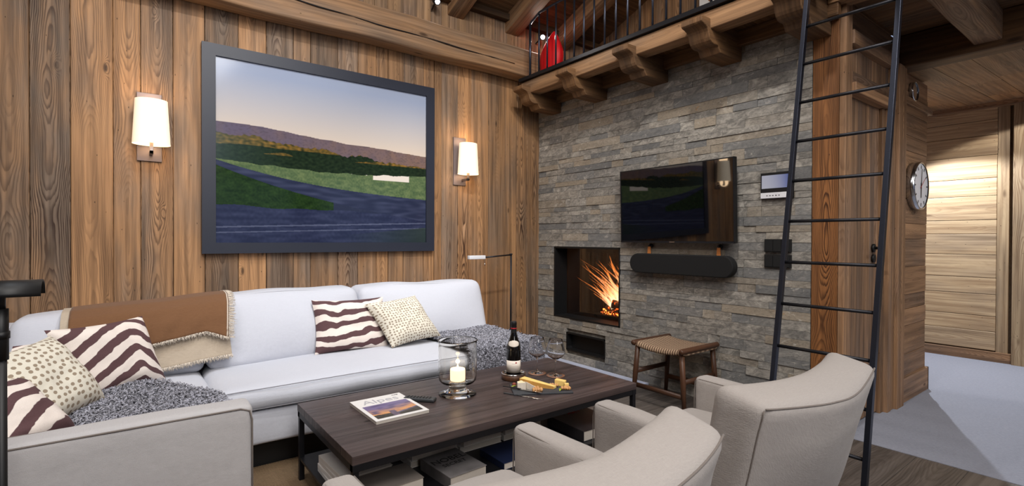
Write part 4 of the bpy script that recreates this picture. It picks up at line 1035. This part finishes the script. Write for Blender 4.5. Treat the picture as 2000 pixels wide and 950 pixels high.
w = MB(); w.add([(3.1205, 1.566, 1.412), (3.1205, 1.400, 1.412), (3.1205, 1.400, 1.492), (3.1205, 1.566, 1.492)], [(0, 1, 2, 3)], [[(0, 0), (1, 0), (1, 1), (0, 1)]]); w.build('screen', M['intercom'], ic)
w = MB(); w.box((3.119, 1.387, 1.352), (3.123, 1.572, 1.386)); strip_ = w.build('button_strip', M['white'], ic, bevel=.001)
for k in range(5): w = MB(); w.box((3.1175, 1.46 + k * .018 - .004, 1.366), (3.1192, 1.46 + k * .018 + .004, 1.370)); w.build('button', M['ink'], strip_)
for zz, lab in ((1.023, 'upper black three-gang switch plate on the stone wall by the ladder'), (.929, 'lower black three-gang switch plate on the stone wall by the ladder')):
    o = thing('switch_plate', (XS - .01, 1.474, zz + .04), lab, 'light switch', 'black switch plates')
    w = MB(); w.box((3.130, 1.396, zz), (XS, 1.552, zz + .080)); w.build('plate', M['black'], o, bevel=.002)
    for k in range(3): w = MB(); w.box((3.1265, 1.401 + k * .05, zz + .006), (3.1305, 1.447 + k * .05, zz + .074)); w.build('rocker', M['cloth_black'], o, bevel=.001)

# ---- clocks on the hall block
def clock(xc, zc, R, yb, dep, label, hands=True, name='wall_clock', cat='clock'):
    o = thing(name, (xc, yb, zc), label, cat)
    Mc = Matrix.Translation((xc, yb, zc)) @ Matrix.Rotation(pi / 2, 4, 'X')
    w = MB(); w.lathe([(0, 0), (R, 0), (R, dep), (R * .96, dep + .003), (R * .93, dep)], 64, M=Mc); w.build('case', M['chrome'], o)
    w = MB(); w.lathe([(0, dep - .004), (R * .935, dep - .004)], 64, M=Mc); w.build('dial', M['white' if hands else 'chrome'], o)
    def hand(a, l0, l1, wd, z, mat, nm):
        w = MB(); d = Vector((sin(a), cos(a), 0)); s_ = Vector((d.y, -d.x, 0)) * wd; p0 = d * l0; p1 = d * l1
        vs = [tuple(p0 - s_) , tuple(p0 + s_), tuple(p1 + s_ * .6), tuple(p1 - s_ * .6)]; vs = [(v[0], v[1], z) for v in vs] + [(v[0], v[1], z + .0012) for v in vs]
        w.add(vs, [(0, 1, 2, 3), (4, 5, 6, 7), (0, 1, 5, 4), (1, 2, 6, 5), (2, 3, 7, 6), (3, 0, 4, 7)], None, M=Mc, smooth=False); w.build(nm, mat, o)
    for k in range(12 if hands else 0): hand(k * pi / 6, R * .72, R * .86, R * .028, dep - .003, M['ink'], 'hour_mark')
    if hands:
        hand(radians(6), -R * .15, R * .72, R * .03, dep - .001, M['ink'], 'minute_hand'); hand(radians(182), -R * .12, R * .50, R * .045, dep - .002, M['ink'], 'hour_hand'); hand(radians(55), -R * .18, R * .60, R * .012, dep, M['ink_red'], 'second_hand')
    return o
clock(4.37, 1.475, .165, 1.134, .05, 'round steel station clock on the end of the plank partition')
clock(4.33, 2.125, .066, 1.134, .022, 'small round chrome dial above the station clock', hands=False, name='barometer', cat='barometer')

# ---- things on the loft
rs = MB(); n = 24
prof = [(0.0, 2.482), (.07, 2.482), (.095, 2.54), (.125, 2.64), (.138, 2.72), (.128, 2.78), (.085, 2.86), (.045, 2.92), (.012, 2.955), (0, 2.96)]
rs.lathe(prof, n, c=(3.05, 3.45, 0), sx=.6, sy=1.0)
o = rs.build('ornament', M['red'], sub=1); 
for v in o.data.vertices:
    t = (v.co.z - 2.43) / .53; v.co.y += .0 + (-.035 * max(0, t - .55) / .45) + .02 * mn.noise(Vector((t * 3, v.co.x * 6, 0)))
tag(o, 'bright red teardrop-shaped ornament standing behind the loft railing', 'ornament')
wp = thing('poster', (3.93, 2.42, 3.2), 'white poster with a brown scribble on the loft plank wall', 'poster')
w = MB(); w.box((3.925, 2.27, 3.075), (3.9435, 2.52, 3.5)); w.build('sheet', M['paper'], wp)
w = MB(); pts = [(3.922, 2.44 - .15 * (k / 30), 3.14 + .03 * sin(k * 1.3)) for k in range(31)]; w.tube(pts, .006, 5); w.build('scribble', M['leather'], wp)
def spot(loc, d, label, en=None):
    o = thing('spotlight', loc, label, 'spotlight', 'small black wall spotlights'); L = Vector(loc); d = Vector(d).normalized(); q = d.to_track_quat('Z', 'Y').to_matrix().to_4x4()
    w = MB(); w.lathe([(0, -.07), (.022, -.066), (.026, -.05), (.027, .0), (.023, .0), (.02, -.008), (0, -.008)], 24, M=Matrix.Translation(L) @ q); hs_ = w.build('housing', M['black'], o)
    w = MB(); w.lathe([(0, -.004), (.019, -.004)], 20, M=Matrix.Translation(L) @ q); w.build('led', M['led'], hs_)
    w = MB(); w.tube([L - d * .04, (L - d * .04) * .5 + Vector((loc[0], YW - .005, loc[2] - .03)) * .5, (loc[0], YW - .005, loc[2] - .03)], .006, 8); w.build('mount', M['black'], o)
    if en:
        l = bpy.data.lights.new('spot_beam', 'SPOT'); l.energy = en[0]; l.spot_size = radians(en[1]); l.spot_blend = .6; l.color = (1, .93, .84); l.shadow_soft_size = .02
        lo = bpy.data.objects.new('spot_beam', l); lo.location = L + d * .01; lo.rotation_euler = d.to_track_quat('-Z', 'Y').to_euler(); COL.objects.link(lo)
spot((1.99, 3.62, 3.0), (-.05, -.75, -.4), 'small black spotlight with a bright bulb on the plank wall above the beam', (25, 100))
spot((3.10, 3.62, 2.985), (-.35, -.7, -.3), 'small black spotlight glowing behind the loft railing near the red ornament', (12, 110))
# ================================================================== SMALL THINGS
ZT = .350
# magazine
def rect(c, a, wx, wy): return rotz(a, c)
mg = thing('magazine', (.912, 2.095, ZT), 'white magazine with a sunset photograph on the coffee table', 'magazine')
B = Vector((.794, 1.942, 0)); Uv = Vector((1.033, 1.945, 0)) - B; Vv = Vector((.793, 2.244, 0)) - B
def mp(a, b, z): p = B + Uv * a + Vv * b; return (p.x, p.y, z)
w = MB(); vs = [mp(a, b, z) for z in (ZT + .0005, ZT + .0125) for a, b in ((0.003, 0.003), (.997, .003), (.997, .997), (.003, .997))]
w.add(vs, [(0, 1, 2, 3), (4, 5, 6, 7), (0, 1, 5, 4), (1, 2, 6, 5), (2, 3, 7, 6), (3, 0, 4, 7)], smooth=False); w.build('pages', M['paper_grey'], mg)
w = MB(); vs = [mp(a, b, z) for z in (ZT + .0125, ZT + .0138) for a, b in ((0, 0), (1, 0), (1, 1), (0, 1))]
w.add(vs, [(0, 1, 2, 3), (4, 5, 6, 7), (0, 1, 5, 4), (1, 2, 6, 5), (2, 3, 7, 6), (3, 0, 4, 7)], smooth=False); w.build('cover', M['paper'], mg)
def sunset(u, v):
    rid = .22 + .10 * abs(u - .45) + .25 * max(0, u - .6) * 1.0 + .02 * nz2(u, 0, 9)
    if .36 < u < .50 and v < .40: return mixc((84, 72, 92), (112, 92, 112), nz2(u, v, 12) + .5)
    if v < rid: return mixc((38, 34, 32), (74, 66, 58), nz2(u, v, 14) + .3) if v < rid - .07 or u < .5 else mixc((118, 112, 146), (86, 78, 90), nz2(u, v, 20) + .5)
    c = mixc((232, 160, 92), (112, 98, 142), (v - rid) * 2.1 + .25 * nz2(u * 2, v * 5, 3)); return mixc(c, (72, 62, 104), max(0, nz2(u * 3, v * 6, 1.6, 4)) * 1.5)
printed(90, 70, sunset, lambda a, b: mp(.07 + a * .86, .07 + b * .58, ZT + .0142), M['print'], 'cover_photograph', mg)
def text(s_, size, M_, mat, nm, parent, ext=.0004):
    cu = bpy.data.curves.new(nm, 'FONT'); cu.body = s_; cu.size = size; cu.extrude = ext; cu.align_x = 'CENTER'; cu.align_y = 'CENTER'
    t = bpy.data.objects.new(nm, cu); COL.objects.link(t); dg = bpy.context.evaluated_depsgraph_get(); dg.update()
    me = bpy.data.meshes.new_from_object(t.evaluated_get(dg)); COL.objects.unlink(t); bpy.data.objects.remove(t)
    for v in me.vertices: v.co = M_ @ v.co
    me.materials.clear(); me.materials.append(mat); o = bpy.data.objects.new(nm, me); COL.objects.link(o); o.parent = parent; o.matrix_parent_inverse = Matrix.Translation(-parent.location); return o
p = mp(.5, .80, ZT + .0142); text('Alpes', .075, Matrix.Translation(p), M['ink_grey'], 'title_lettering', mg)
p = mp(.86, .93, ZT + .0142); text('ALPES', .012, Matrix.Translation(p), M['ink'], 'small_lettering', mg)
# remote lying behind the magazine
w = MB(); Mr = Matrix.Translation((1.075, 2.115, ZT)) @ Matrix.Rotation(radians(-48), 4, 'Z')
w.soft((-.075, -.022, .0), (.075, .022, .017), .007, (6, 3, 2), 0, M=Mr); o = w.build('remote_control', M['remote'])
tag(o, 'dark remote control lying beside the magazine on the table', 'remote control')
w = MB()
for k in range(8): w.soft((-.06 + k * .015, -.012, .016), (-.052 + k * .015, .012, .0185), .001, (1, 1, 1), 0, M=Mr)
b_ = w.build('keypad', M['ink'], o)

# hurricane lantern and candle
cx, cy = 1.268, 2.10
ln_ = thing('candle_holder', (cx, cy, ZT), 'clear glass hurricane candle holder on a round foot on the table', 'candle holder')
w = MB()
w.lathe([(0, .0005), (.088, .0005), (.0905, .004), (.086, .009), (.06, .014), (.044, .024), (.040, .036), (.041, .050), (.046, .056), (.080, .060), (.0895, .072), (.092, .10), (.093, .18), (.0925, .245), (.094, .258), (.0945, .262),
         (.0925, .263), (.0902, .258), (.0895, .245), (.090, .18), (.089, .10), (.086, .075), (.078, .066), (.03, .064), (0, .064)], 64, c=(cx, cy, ZT)); w.build('glass_body', M['glass_old'], ln_, recalc=True)
cd = thing('candle', (cx, cy, ZT + .065), 'lit ivory pillar candle inside the glass hurricane holder', 'candle')
w = MB(); w.lathe([(0, .0652), (.0345, .0652), (.036, .068), (.0362, .115), (.0345, .123), (.028, .119), (.012, .111), (0, .110)], 40, c=(cx, cy, ZT)); w.build('wax', M['wax'], cd)
w = MB(); w.tube([(cx, cy, ZT + .109), (cx + .001, cy, ZT + .122)], .0011, 6); w.build('wick', M['ink'], cd)
w = MB(); w.lathe([(0, 0), (.0035, .003), (.0052, .009), (.004, .017), (.0015, .025), (0, .030)], 16, c=(cx, cy, ZT + .118)); w.build('flame', M['flame_small'], cd)
l = bpy.data.lights.new('candle_light', 'POINT'); l.energy = .7; l.color = (1, .6, .3); l.shadow_soft_size = .01; lo = bpy.data.objects.new('candle_light', l); lo.location = (cx, cy, ZT + .158); COL.objects.link(lo)

# wine bottle in its coaster
bx, by = 1.645, 2.15
co = thing('bottle_coaster', (bx, by, ZT), 'round wooden bottle coaster with a silver rim under the wine bottle', 'coaster')
w = MB(); w.lathe([(0, .0005), (.062, .0005), (.064, .004), (.064, .033), (.058, .033), (.057, .006), (0, .006)], 48, c=(bx, by, ZT)); w.build('wooden_dish', M['walnut'], co)
w = MB(); w.lathe([(.0566, .0335), (.060, .0365), (.0645, .0345), (.0645, .031)], 48, c=(bx, by, ZT)); w.lathe([(.0565, .008), (.0566, .0335)], 48, c=(bx, by, ZT)); w.build('silver_rim', M['silver'], co, recalc=False, solid=.0008)
bo = thing('wine_bottle', (bx, by, ZT + .007), 'dark wine bottle with cream labels standing in the wooden coaster', 'bottle')
z0 = ZT + .0065
w = MB(); w.lathe([(0, .004), (.030, 0), (.037, .003), (.0385, .010), (.0385, .145), (.037, .165), (.031, .19), (.022, .215), (.0165, .235), (.0148, .25), (.0142, .296), (0, .296)], 48, c=(bx, by, z0)); w.build('glass_bottle', M['bottle'], bo)
w = MB(); w.lathe([(.0158, .232), (.0156, .25), (.0156, .285), (.0164, .286), (.0164, .299), (.0155, .301), (0, .301)], 32, c=(bx, by, z0)); w.build('capsule', M['ink'], bo)
w = MB(); w.lathe([(.0161, .262), (.0161, .268)], 32, c=(bx, by, z0)); w.build('red_band', M['ink_red'], bo, recalc=False, solid=.0004)
av = math.atan2(-by, -bx)
w = MB(); w.lathe([(.0389, .035), (.0389, .098)], 40, c=(bx, by, z0), a0=av - 1.25, a1=av + 1.25); w.build('label', M['label'], bo, recalc=False, solid=.0003)
w = MB(); vs = []; fs = []
for j in range(9):
    t = j / 8; z = .170 + t * .034; rr = [(.145, .0385), (.165, .037), (.19, .031), (.215, .022)]
    for (a, ra), (b, rb) in zip(rr[:-1], rr[1:]):
        if a <= z <= b: r = ra + (rb - ra) * (z - a) / (b - a) + .0007
    hw = 1.05 * sqrt(max(.02, 1 - (2 * t - 1) ** 2))
    for i in range(13): a = av + hw * (2 * i / 12 - 1); vs.append((bx + r * cos(a), by + r * sin(a), z0 + z))
for j in range(8):
    for i in range(12): fs.append((j * 13 + i, j * 13 + i + 1, (j + 1) * 13 + i + 1, (j + 1) * 13 + i))
w.add(vs, fs); w.build('neck_label', M['label'], bo, recalc=False, solid=.0003)
w = MB()
for zz, hw in ((.082, .25), (.070, .7), (.062, .55), (.052, .6), (.045, .4)): w.lathe([(.0394, zz), (.0394, zz + .0012)], 16, c=(bx, by, z0), a0=av - hw, a1=av + hw)
w.build('label_print', M['ink_grey'], bo, recalc=False)
w = MB(); w.lathe([(.0395, .084), (.0395, .091)], 8, c=(bx, by, z0), a0=av + .25, a1=av + .45); w.build('label_seal', M['ink_red'], bo, recalc=False)

# wine glasses on copper mats
for (gx, gy), lab, lab2 in (((1.818, 2.160), 'empty stemmed wine glass next to the bottle', 'round copper-brown mat under the wine glass next to the bottle'), ((1.866, 2.060), 'empty stemmed wine glass farther from the bottle, behind the cheese', 'round copper-brown mat under the wine glass farther from the bottle')):
    w = MB(); w.lathe([(0, .0004), (.050, .0004), (.051, .002), (.050, .004), (0, .004)], 48, c=(gx, gy, ZT)); tag(w.build('glass_mat', M['copper']), lab2, 'coaster', 'glass mats')
    w = MB(); w.lathe([(0, .0045), (.036, .0045), (.0365, .0055), (.02, .008), (.006, .012), (.0035, .025), (.0032, .075), (.005, .088), (.018, .094), (.040, .108), (.0515, .126), (.050, .145), (.043, .175), (.0365, .200), (.0355, .2015),
        (.0352, .200), (.0418, .175), (.0488, .145), (.0502, .126), (.039, .1095), (.018, .0965), (0, .094)], 56, c=(gx, gy, ZT)); tag(w.build('wine_glass', M['glass']), lab, 'wine glass', 'wine glasses')

# slate board and food
BLc = Vector((1.468, 1.915, ZT)); e1_ = Vector((.252, -.146, 0)).normalized(); e2_ = Vector((.146, .252, 0)).normalized()
MBd = Matrix((tuple(e1_) + (0,), tuple(e2_) + (0,), (0, 0, 1, 0), (0, 0, 0, 1))).transposed(); MBd = Matrix.Translation(BLc) @ MBd
w = MB(); w.soft((0, 0, .0005), (.29, .175, .008), .0015, (10, 6, 1), 0, nz=(.0008, 30), M=MBd); tag(w.build('slate_board', M['slate']), 'rectangular slate serving board holding cheese and nuts', 'serving board')
ZB = .0082
def wedge(name, poly, h0, h1, mat, label, rindmat=None, cat='cheese'):
    n = len(poly); vs = [(x, y, ZB) for x, y in poly] + [(x, y, ZB + (h0 if i < 2 else h1)) for i, (x, y) in enumerate(poly)]
    w = MB(); w.add(vs, [tuple(range(n))[::-1], tuple(range(n, 2 * n))] + [(i, (i + 1) % n, n + (i + 1) % n, n + i) for i in range(n)], None, smooth=False, M=MBd)
    o = w.build(name, mat, bevel=.0015); tag(o, label, cat)
    return o, vs
def rind(o, vs, n, i, nm='rind', mat='rind'):
    j = (i + 1) % n; a, b = Vector(vs[i]), Vector(vs[j]); c, d = Vector(vs[n + j]), Vector(vs[n + i]); nn = (b - a).cross(c - a).normalized() * .0012
    w = MB(); q = [a - nn, b - nn, c - nn, d - nn, a + nn, b + nn, c + nn, d + nn]; w.add([tuple(x) for x in q], [(0, 1, 2, 3), (4, 5, 6, 7), (0, 1, 5, 4), (1, 2, 6, 5), (2, 3, 7, 6), (3, 0, 4, 7)], smooth=False, M=MBd); w.build(nm, M[mat], o)
o, vs = wedge('cheese_wedge', [(.045, .128), (.075, .160), (.222, .073), (.205, .058)], .040, .012, M['cheese'], 'long golden hard cheese wedge across the slate board'); rind(o, vs, 4, 3)
o, vs = wedge('cheese_wedge', [(.028, .070), (.030, .100), (.052, .112), (.068, .066)], .032, .034, M['brie_paste'], 'pale soft cheese wedge at the bottle side of the slate board'); rind(o, vs, 4, 0, mat='brie'); rind(o, vs, 4, 3, mat='brie')
o, vs = wedge('cheese_wedge', [(.072, .078), (.062, .092), (.080, .100), (.108, .046)], .034, .020, M['brie'], 'white rinded soft cheese wedge beside the long golden one'); rind(o, vs, 4, 3, mat='brie')
o, vs = wedge('cheese_wedge', [(.222, .118), (.238, .145), (.282, .115), (.270, .090)], .030, .026, M['cheese'], 'short golden cheese wedge near the wine glass, lying topmost'); rind(o, vs, 4, 1)
o, vs = wedge('cheese_wedge', [(.262, .066), (.264, .084), (.286, .084), (.284, .066)], .022, .022, M['cheese'], 'small golden cheese block behind the walnut pile at the board corner')
def nut(x, y, s_, k, label):
    w = MB()
    for half in (-1, 1):
        vs = []; fs = []; n, m_ = 14, 9
        for j in range(m_ + 1):
            ph = pi * j / m_
            for i in range(n):
                t = 2 * pi * i / n; v = Vector((sin(ph) * cos(t) * .62, sin(ph) * sin(t), cos(ph) * .8)); r = s_ * (1 + .34 * mn.noise(v * 3.2 + Vector((k * 5, half, 0)))); vs.append((x + half * s_ * .5 + v.x * r, y + v.y * r, ZB + s_ * .74 + v.z * r))
        for j in range(m_):
            for i in range(n): i2 = (i + 1) % n; fs.append((j * n + i, j * n + i2, (j + 1) * n + i2, (j + 1) * n + i))
        w.add(vs, fs, M=MBd)
    tag(w.build('walnut', M['walnut_meat']), label, 'walnut', 'walnut halves on the slate board')
for k, (x, y, s_, lab) in enumerate(((.118, .052, .013, 'walnut half leaning on the long golden cheese wedge'), (.106, .028, .012, 'walnut half nearest the soft cheese and the knife'), (.130, .026, .013, 'walnut half nearest the front edge of the board middle'), (.205, .105, .011, 'walnut half between the long cheese and the short golden wedge'), (.226, .098, .010, 'walnut half touching the short golden wedge'), (.250, .040, .012, 'walnut half nearest the green leaf at the board corner'), (.272, .036, .012, 'walnut half at the very corner of the slate board'), (.268, .056, .010, 'walnut half touching the small golden cheese block'))):
    nut(x, y, s_, k, lab)
for k, (x, y, lab) in enumerate(((.018, .132, 'dark red dried fruit beside the bottle coaster'), (.040, .122, 'dark red dried fruit touching the long golden cheese'))):
    w = MB(); w.lathe([(0, 0), (.007, .001), (.0105, .006), (.010, .012), (.005, .017), (0, .018)], 14, c=(x, y, ZB), M=MBd); tag(w.build('dried_fruit', M['grape']), lab, 'fruit', 'dried fruits on the board')
for k, (x, y, a, lab) in enumerate(((.012, .106, .4, 'small green leaf at the bottle side of the board'), (.232, .030, 1.2, 'small green leaf beside the corner walnuts'), (.180, .125, 2.0, 'small green leaf behind the long golden cheese'))):
    w = MB(); vs = []
    for i in range(9):
        t = i / 8; hw = .006 * sin(t * pi) + .0004
        for s_ in (-1, 0, 1): vs.append((x + cos(a) * (t - .5) * .036 - sin(a) * hw * s_, y + sin(a) * (t - .5) * .036 + cos(a) * hw * s_, ZB + .003 + .006 * sin(t * 2.6) - .002 * (s_ == 0)))
    w.add(vs, [(i * 3 + j, i * 3 + j + 1, i * 3 + j + 4, i * 3 + j + 3) for i in range(8) for j in (0, 1)], M=MBd); tag(w.build('leaf', M['leaf'], recalc=False, solid=.0008), lab, 'leaf', 'green leaves on the board')
def knife(a, b, za, zb, lab, blade_up):
    a = Vector((a[0], a[1], ZT + za)); b = Vector((b[0], b[1], ZT + zb)); o = thing('cheese_knife', tuple((a + b) / 2), lab, 'knife', 'cheese knives'); d = (b - a); s_ = Vector((-d.y, d.x, 0)).normalized()
    def seg(t0, t1, w0, w1, h, mat, nm):
        w = MB(); p, q = a + d * t0, a + d * t1
        vs = [p - s_ * w0, p + s_ * w0, q + s_ * w1, q - s_ * w1]; vs = [tuple(v) for v in vs] + [tuple(v + Vector((0, 0, h))) for v in vs]
        w.add(vs, [(0, 1, 2, 3), (4, 5, 6, 7), (0, 1, 5, 4), (1, 2, 6, 5), (2, 3, 7, 6), (3, 0, 4, 7)], smooth=False); w.build(nm, mat, o, bevel=.0008)
    seg(0, .46, .0055, .0045, .004, M['steel' if blade_up else 'remote'], 'handle'); seg(.46, .9, .0065, .008, .0016, M['chrome'], 'blade'); seg(.9, 1.0, .008, .001, .0012, M['chrome'], 'blade_tip')
knife((1.493, 2.035), (1.577, 1.835), .0125, .0150, 'cheese knife laid over the front edge of the slate board', True)
knife((1.452, 1.975), (1.545, 1.780), .001, .001, 'cheese knife lying on the tabletop in front of the slate board', False)

# ---- books and magazines on the table's lower shelf
ZS = .1125
def book(x0, x1, y0, y1, z0, z1, cover, label, rot=0.0, grp='books on the coffee table shelf', pages=True, nm='book', cat='book'):
    c = ((x0 + x1) / 2, (y0 + y1) / 2, z0); Mb = Matrix.Translation(c) @ Matrix.Rotation(rot, 4, 'Z'); hx, hy, h = (x1 - x0) / 2, (y1 - y0) / 2, z1 - z0; o = thing(nm, c, label, cat, grp); t = min(.002, h * .18)
    w = MB(); w.box((-hx, -hy, .0003), (hx, hy, t), M=Mb); w.box((-hx, -hy, h - t), (hx, hy, h), M=Mb); w.box((-hx, -hy, t), (-hx + t, hy, h - t), M=Mb); w.build('cover', cover, o, bevel=.0006, seg=1)
    w = MB(); w.box((-hx + t, -hy + .003, t), (hx - .003, hy - .003, h - t), M=Mb); w.build('pages', M['paper_grey'], o)
    return o, Mb, h
for k in range(4):
    book(.640 + k * .002, .84 + k * .002, 1.92 - k * .004, 2.20 - k * .004, ZS + k * .0185, ZS + .018 + k * .0185, M['paper'], ('white magazine lowest of the stack at the shelf end', 'white magazine second from the shelf in the end stack', 'white magazine third from the shelf in the end stack', 'pale magazine topmost of the stack at the shelf end')[k], rot=.02 * (k % 2) - .01 + k * .012, nm='magazine', cat='magazine', grp='magazines stacked at the shelf end')
book(.665, .90, 1.735, 1.895, ZS, ZS + .075, M['grey_cover'], 'thick grey book with a worn photo cover near the table leg', rot=.03)
ww = 0
for (a, b, dz) in ((.965, 1.205, 0), (1.215, 1.448, 0), (1.458, 1.70, 0)):
    side_ = ('by the grey book', 'midway along the shelf', 'nearer the fireplace')[ww]
    book(a, b, 1.985, 2.28, ZS, ZS + .028, M['paper'], 'white book at the bottom of the pair ' + side_, rot=rnd.uniform(-.02, .02)); book(a + .01, b - .004, 1.98, 2.27, ZS + .0285, ZS + .056, M['paper'], 'white book on top of the pair ' + side_, rot=rnd.uniform(-.03, .03)); ww += 1
o, Mb, h = book(1.0, 1.18, 1.725, 1.955, ZS, ZS + .048, M['worn_cover'], 'thick dark book with black lettering on its cover', rot=.06)
text('NOBEL', .052, Mb @ Matrix.Translation((0, .035, h + .0004)), M['ink'], 'title_lettering', o); text('SECRET', .034, Mb @ Matrix.Translation((0, -.012, h + .0004)), M['ink'], 'lower_lettering', o)
book(1.275, 1.49, 1.73, 1.915, ZS, ZS + .03, M['navy'], 'navy blue book lying flat behind the near armchair')
o, Mb, h = book(1.77, 2.03, 1.74, 2.02, ZS, ZS + .05, M['dark_cover'], 'large charcoal book with red letters at the fireplace end of the shelf', rot=-.03)
text('ART', .05, Mb @ Matrix.Translation((.02, .10, h + .0004)), M['ink_red'], 'red_lettering', o)

# ================================================================== LIGHT
def area(loc, tgt, size, en, col, nm='fill_light', sp=None):  # unseen soft fill added to brighten the room, no fixture there
    l = bpy.data.lights.new(nm, 'AREA'); l.shape = 'DISK'; l.size = size; l.energy = en; l.color = col
    if sp: l.spread = radians(sp)
    o = bpy.data.objects.new(nm, l); o.location = loc; o.rotation_euler = (Vector(tgt) - Vector(loc)).to_track_quat('-Z', 'Y').to_euler(); COL.objects.link(o)
def sp(loc, tgt, en, ang, col=(1, .95, .9), blend=.4, r=.03):
    l = bpy.data.lights.new('downlight', 'SPOT'); l.energy = en; l.spot_size = radians(ang); l.spot_blend = blend; l.color = col; l.shadow_soft_size = r
    o = bpy.data.objects.new('downlight', l); o.location = loc; o.rotation_euler = (Vector(tgt) - Vector(loc)).to_track_quat('-Z', 'Y').to_euler(); COL.objects.link(o)
cool = (.88, .93, 1.0); neu = (1, .965, .93)
# downlights under the roof and bay ceiling, plus added soft fills (all above or behind the view)
sp((1.0, 2.2, 3.45), (.9, 3.1, .5), 66, 95, cool, .8, .05)
sp((.0, 2.0, 3.5), (-.1, 2.8, .5), 54, 95, cool, .8, .05)
sp((2.0, 2.5, 3.3), (1.9, 3.1, .5), 50, 80, cool, .8, .05)
sp((.6, 1.0, 3.9), (1.2, 3.7, 1.9), 150, 75, neu, .7, .06)
sp((-.8, 1.2, 3.8), (-.2, 3.7, 1.7), 40, 80, neu, .7, .06)
sp((1.2, 1.0, 3.9), (3.1, 2.6, 1.3), 165, 75, neu, .7, .06)
sp((1.3, 1.0, 3.9), (1.3, 1.8, .3), 60, 90, neu, .8, .06)
area((.6, -.9, 3.9), (1.3, 1.8, .6), 1.6, 105, neu)
area((-1.3, .6, 3.6), (1.5, 2.2, .8), 1.2, 28, neu)
area((.4, -2.3, 2.7), (1.6, .6, .6), 1.4, 48, neu)  # added fill from behind, lifts the dark armchair backs
# hall
sp((5.7, .55, 2.27), (6.25, .95, 1.0), 26, 95, neu, .15, .01)
sp((5.75, 1.6, 2.28), (5.3, 1.0, 0), 210, 120, cool, .25, .01)
sp((4.9, -.2, 2.25), (4.9, 0, 0), 16, 140, cool, .25, .01)
sp((3.6, -.6, 2.43), (3.6, -.2, 0), 26, 140, neu, .3, .02)
# daylight through the windows behind the camera
wd = bpy.data.worlds.new('evening_sky'); scene.world = wd; wd.use_nodes = True; wd.node_tree.nodes['Background'].inputs[0].default_value = (.55, .68, 1, 1); wd.node_tree.nodes['Background'].inputs[1].default_value = .6

# ================================================================== CAMERA
cam = bpy.data.cameras.new('camera'); co_ = bpy.data.objects.new('camera', cam); COL.objects.link(co_); scene.camera = co_
cam.sensor_width = 36; cam.lens = 991.05 / 2000 * 36; cam.clip_start = .05
a = radians(52.807); p = radians(-.494); r = radians(.213)
f = Vector((cos(a), sin(a), 0)); rt = Vector((sin(a), -cos(a), 0)); u = Vector((0, 0, 1))
f2 = cos(p) * f + sin(p) * u; u2 = rt.cross(f2); r3 = cos(r) * rt + sin(r) * u2; u3 = -sin(r) * rt + cos(r) * u2
Mx_ = Matrix((r3, u3, -f2)).transposed().to_4x4(); Mx_.translation = Vector((0, 0, 1.10)); co_.matrix_world = Mx_
scene.view_settings.view_transform = 'Standard'; scene.view_settings.look = 'None'; scene.view_settings.exposure = 0.0; scene.view_settings.gamma = 1.0; scene.view_settings.use_curve_mapping = False
scene.cycles.use_adaptive_sampling = True; scene.cycles.adaptive_threshold = .03; scene.cycles.max_bounces = 8; scene.cycles.diffuse_bounces = 3; scene.cycles.transparent_max_bounces = 24; scene.cycles.sample_clamp_indirect = 6; scene.cycles.caustics_refractive = False; scene.cycles.caustics_reflective = False
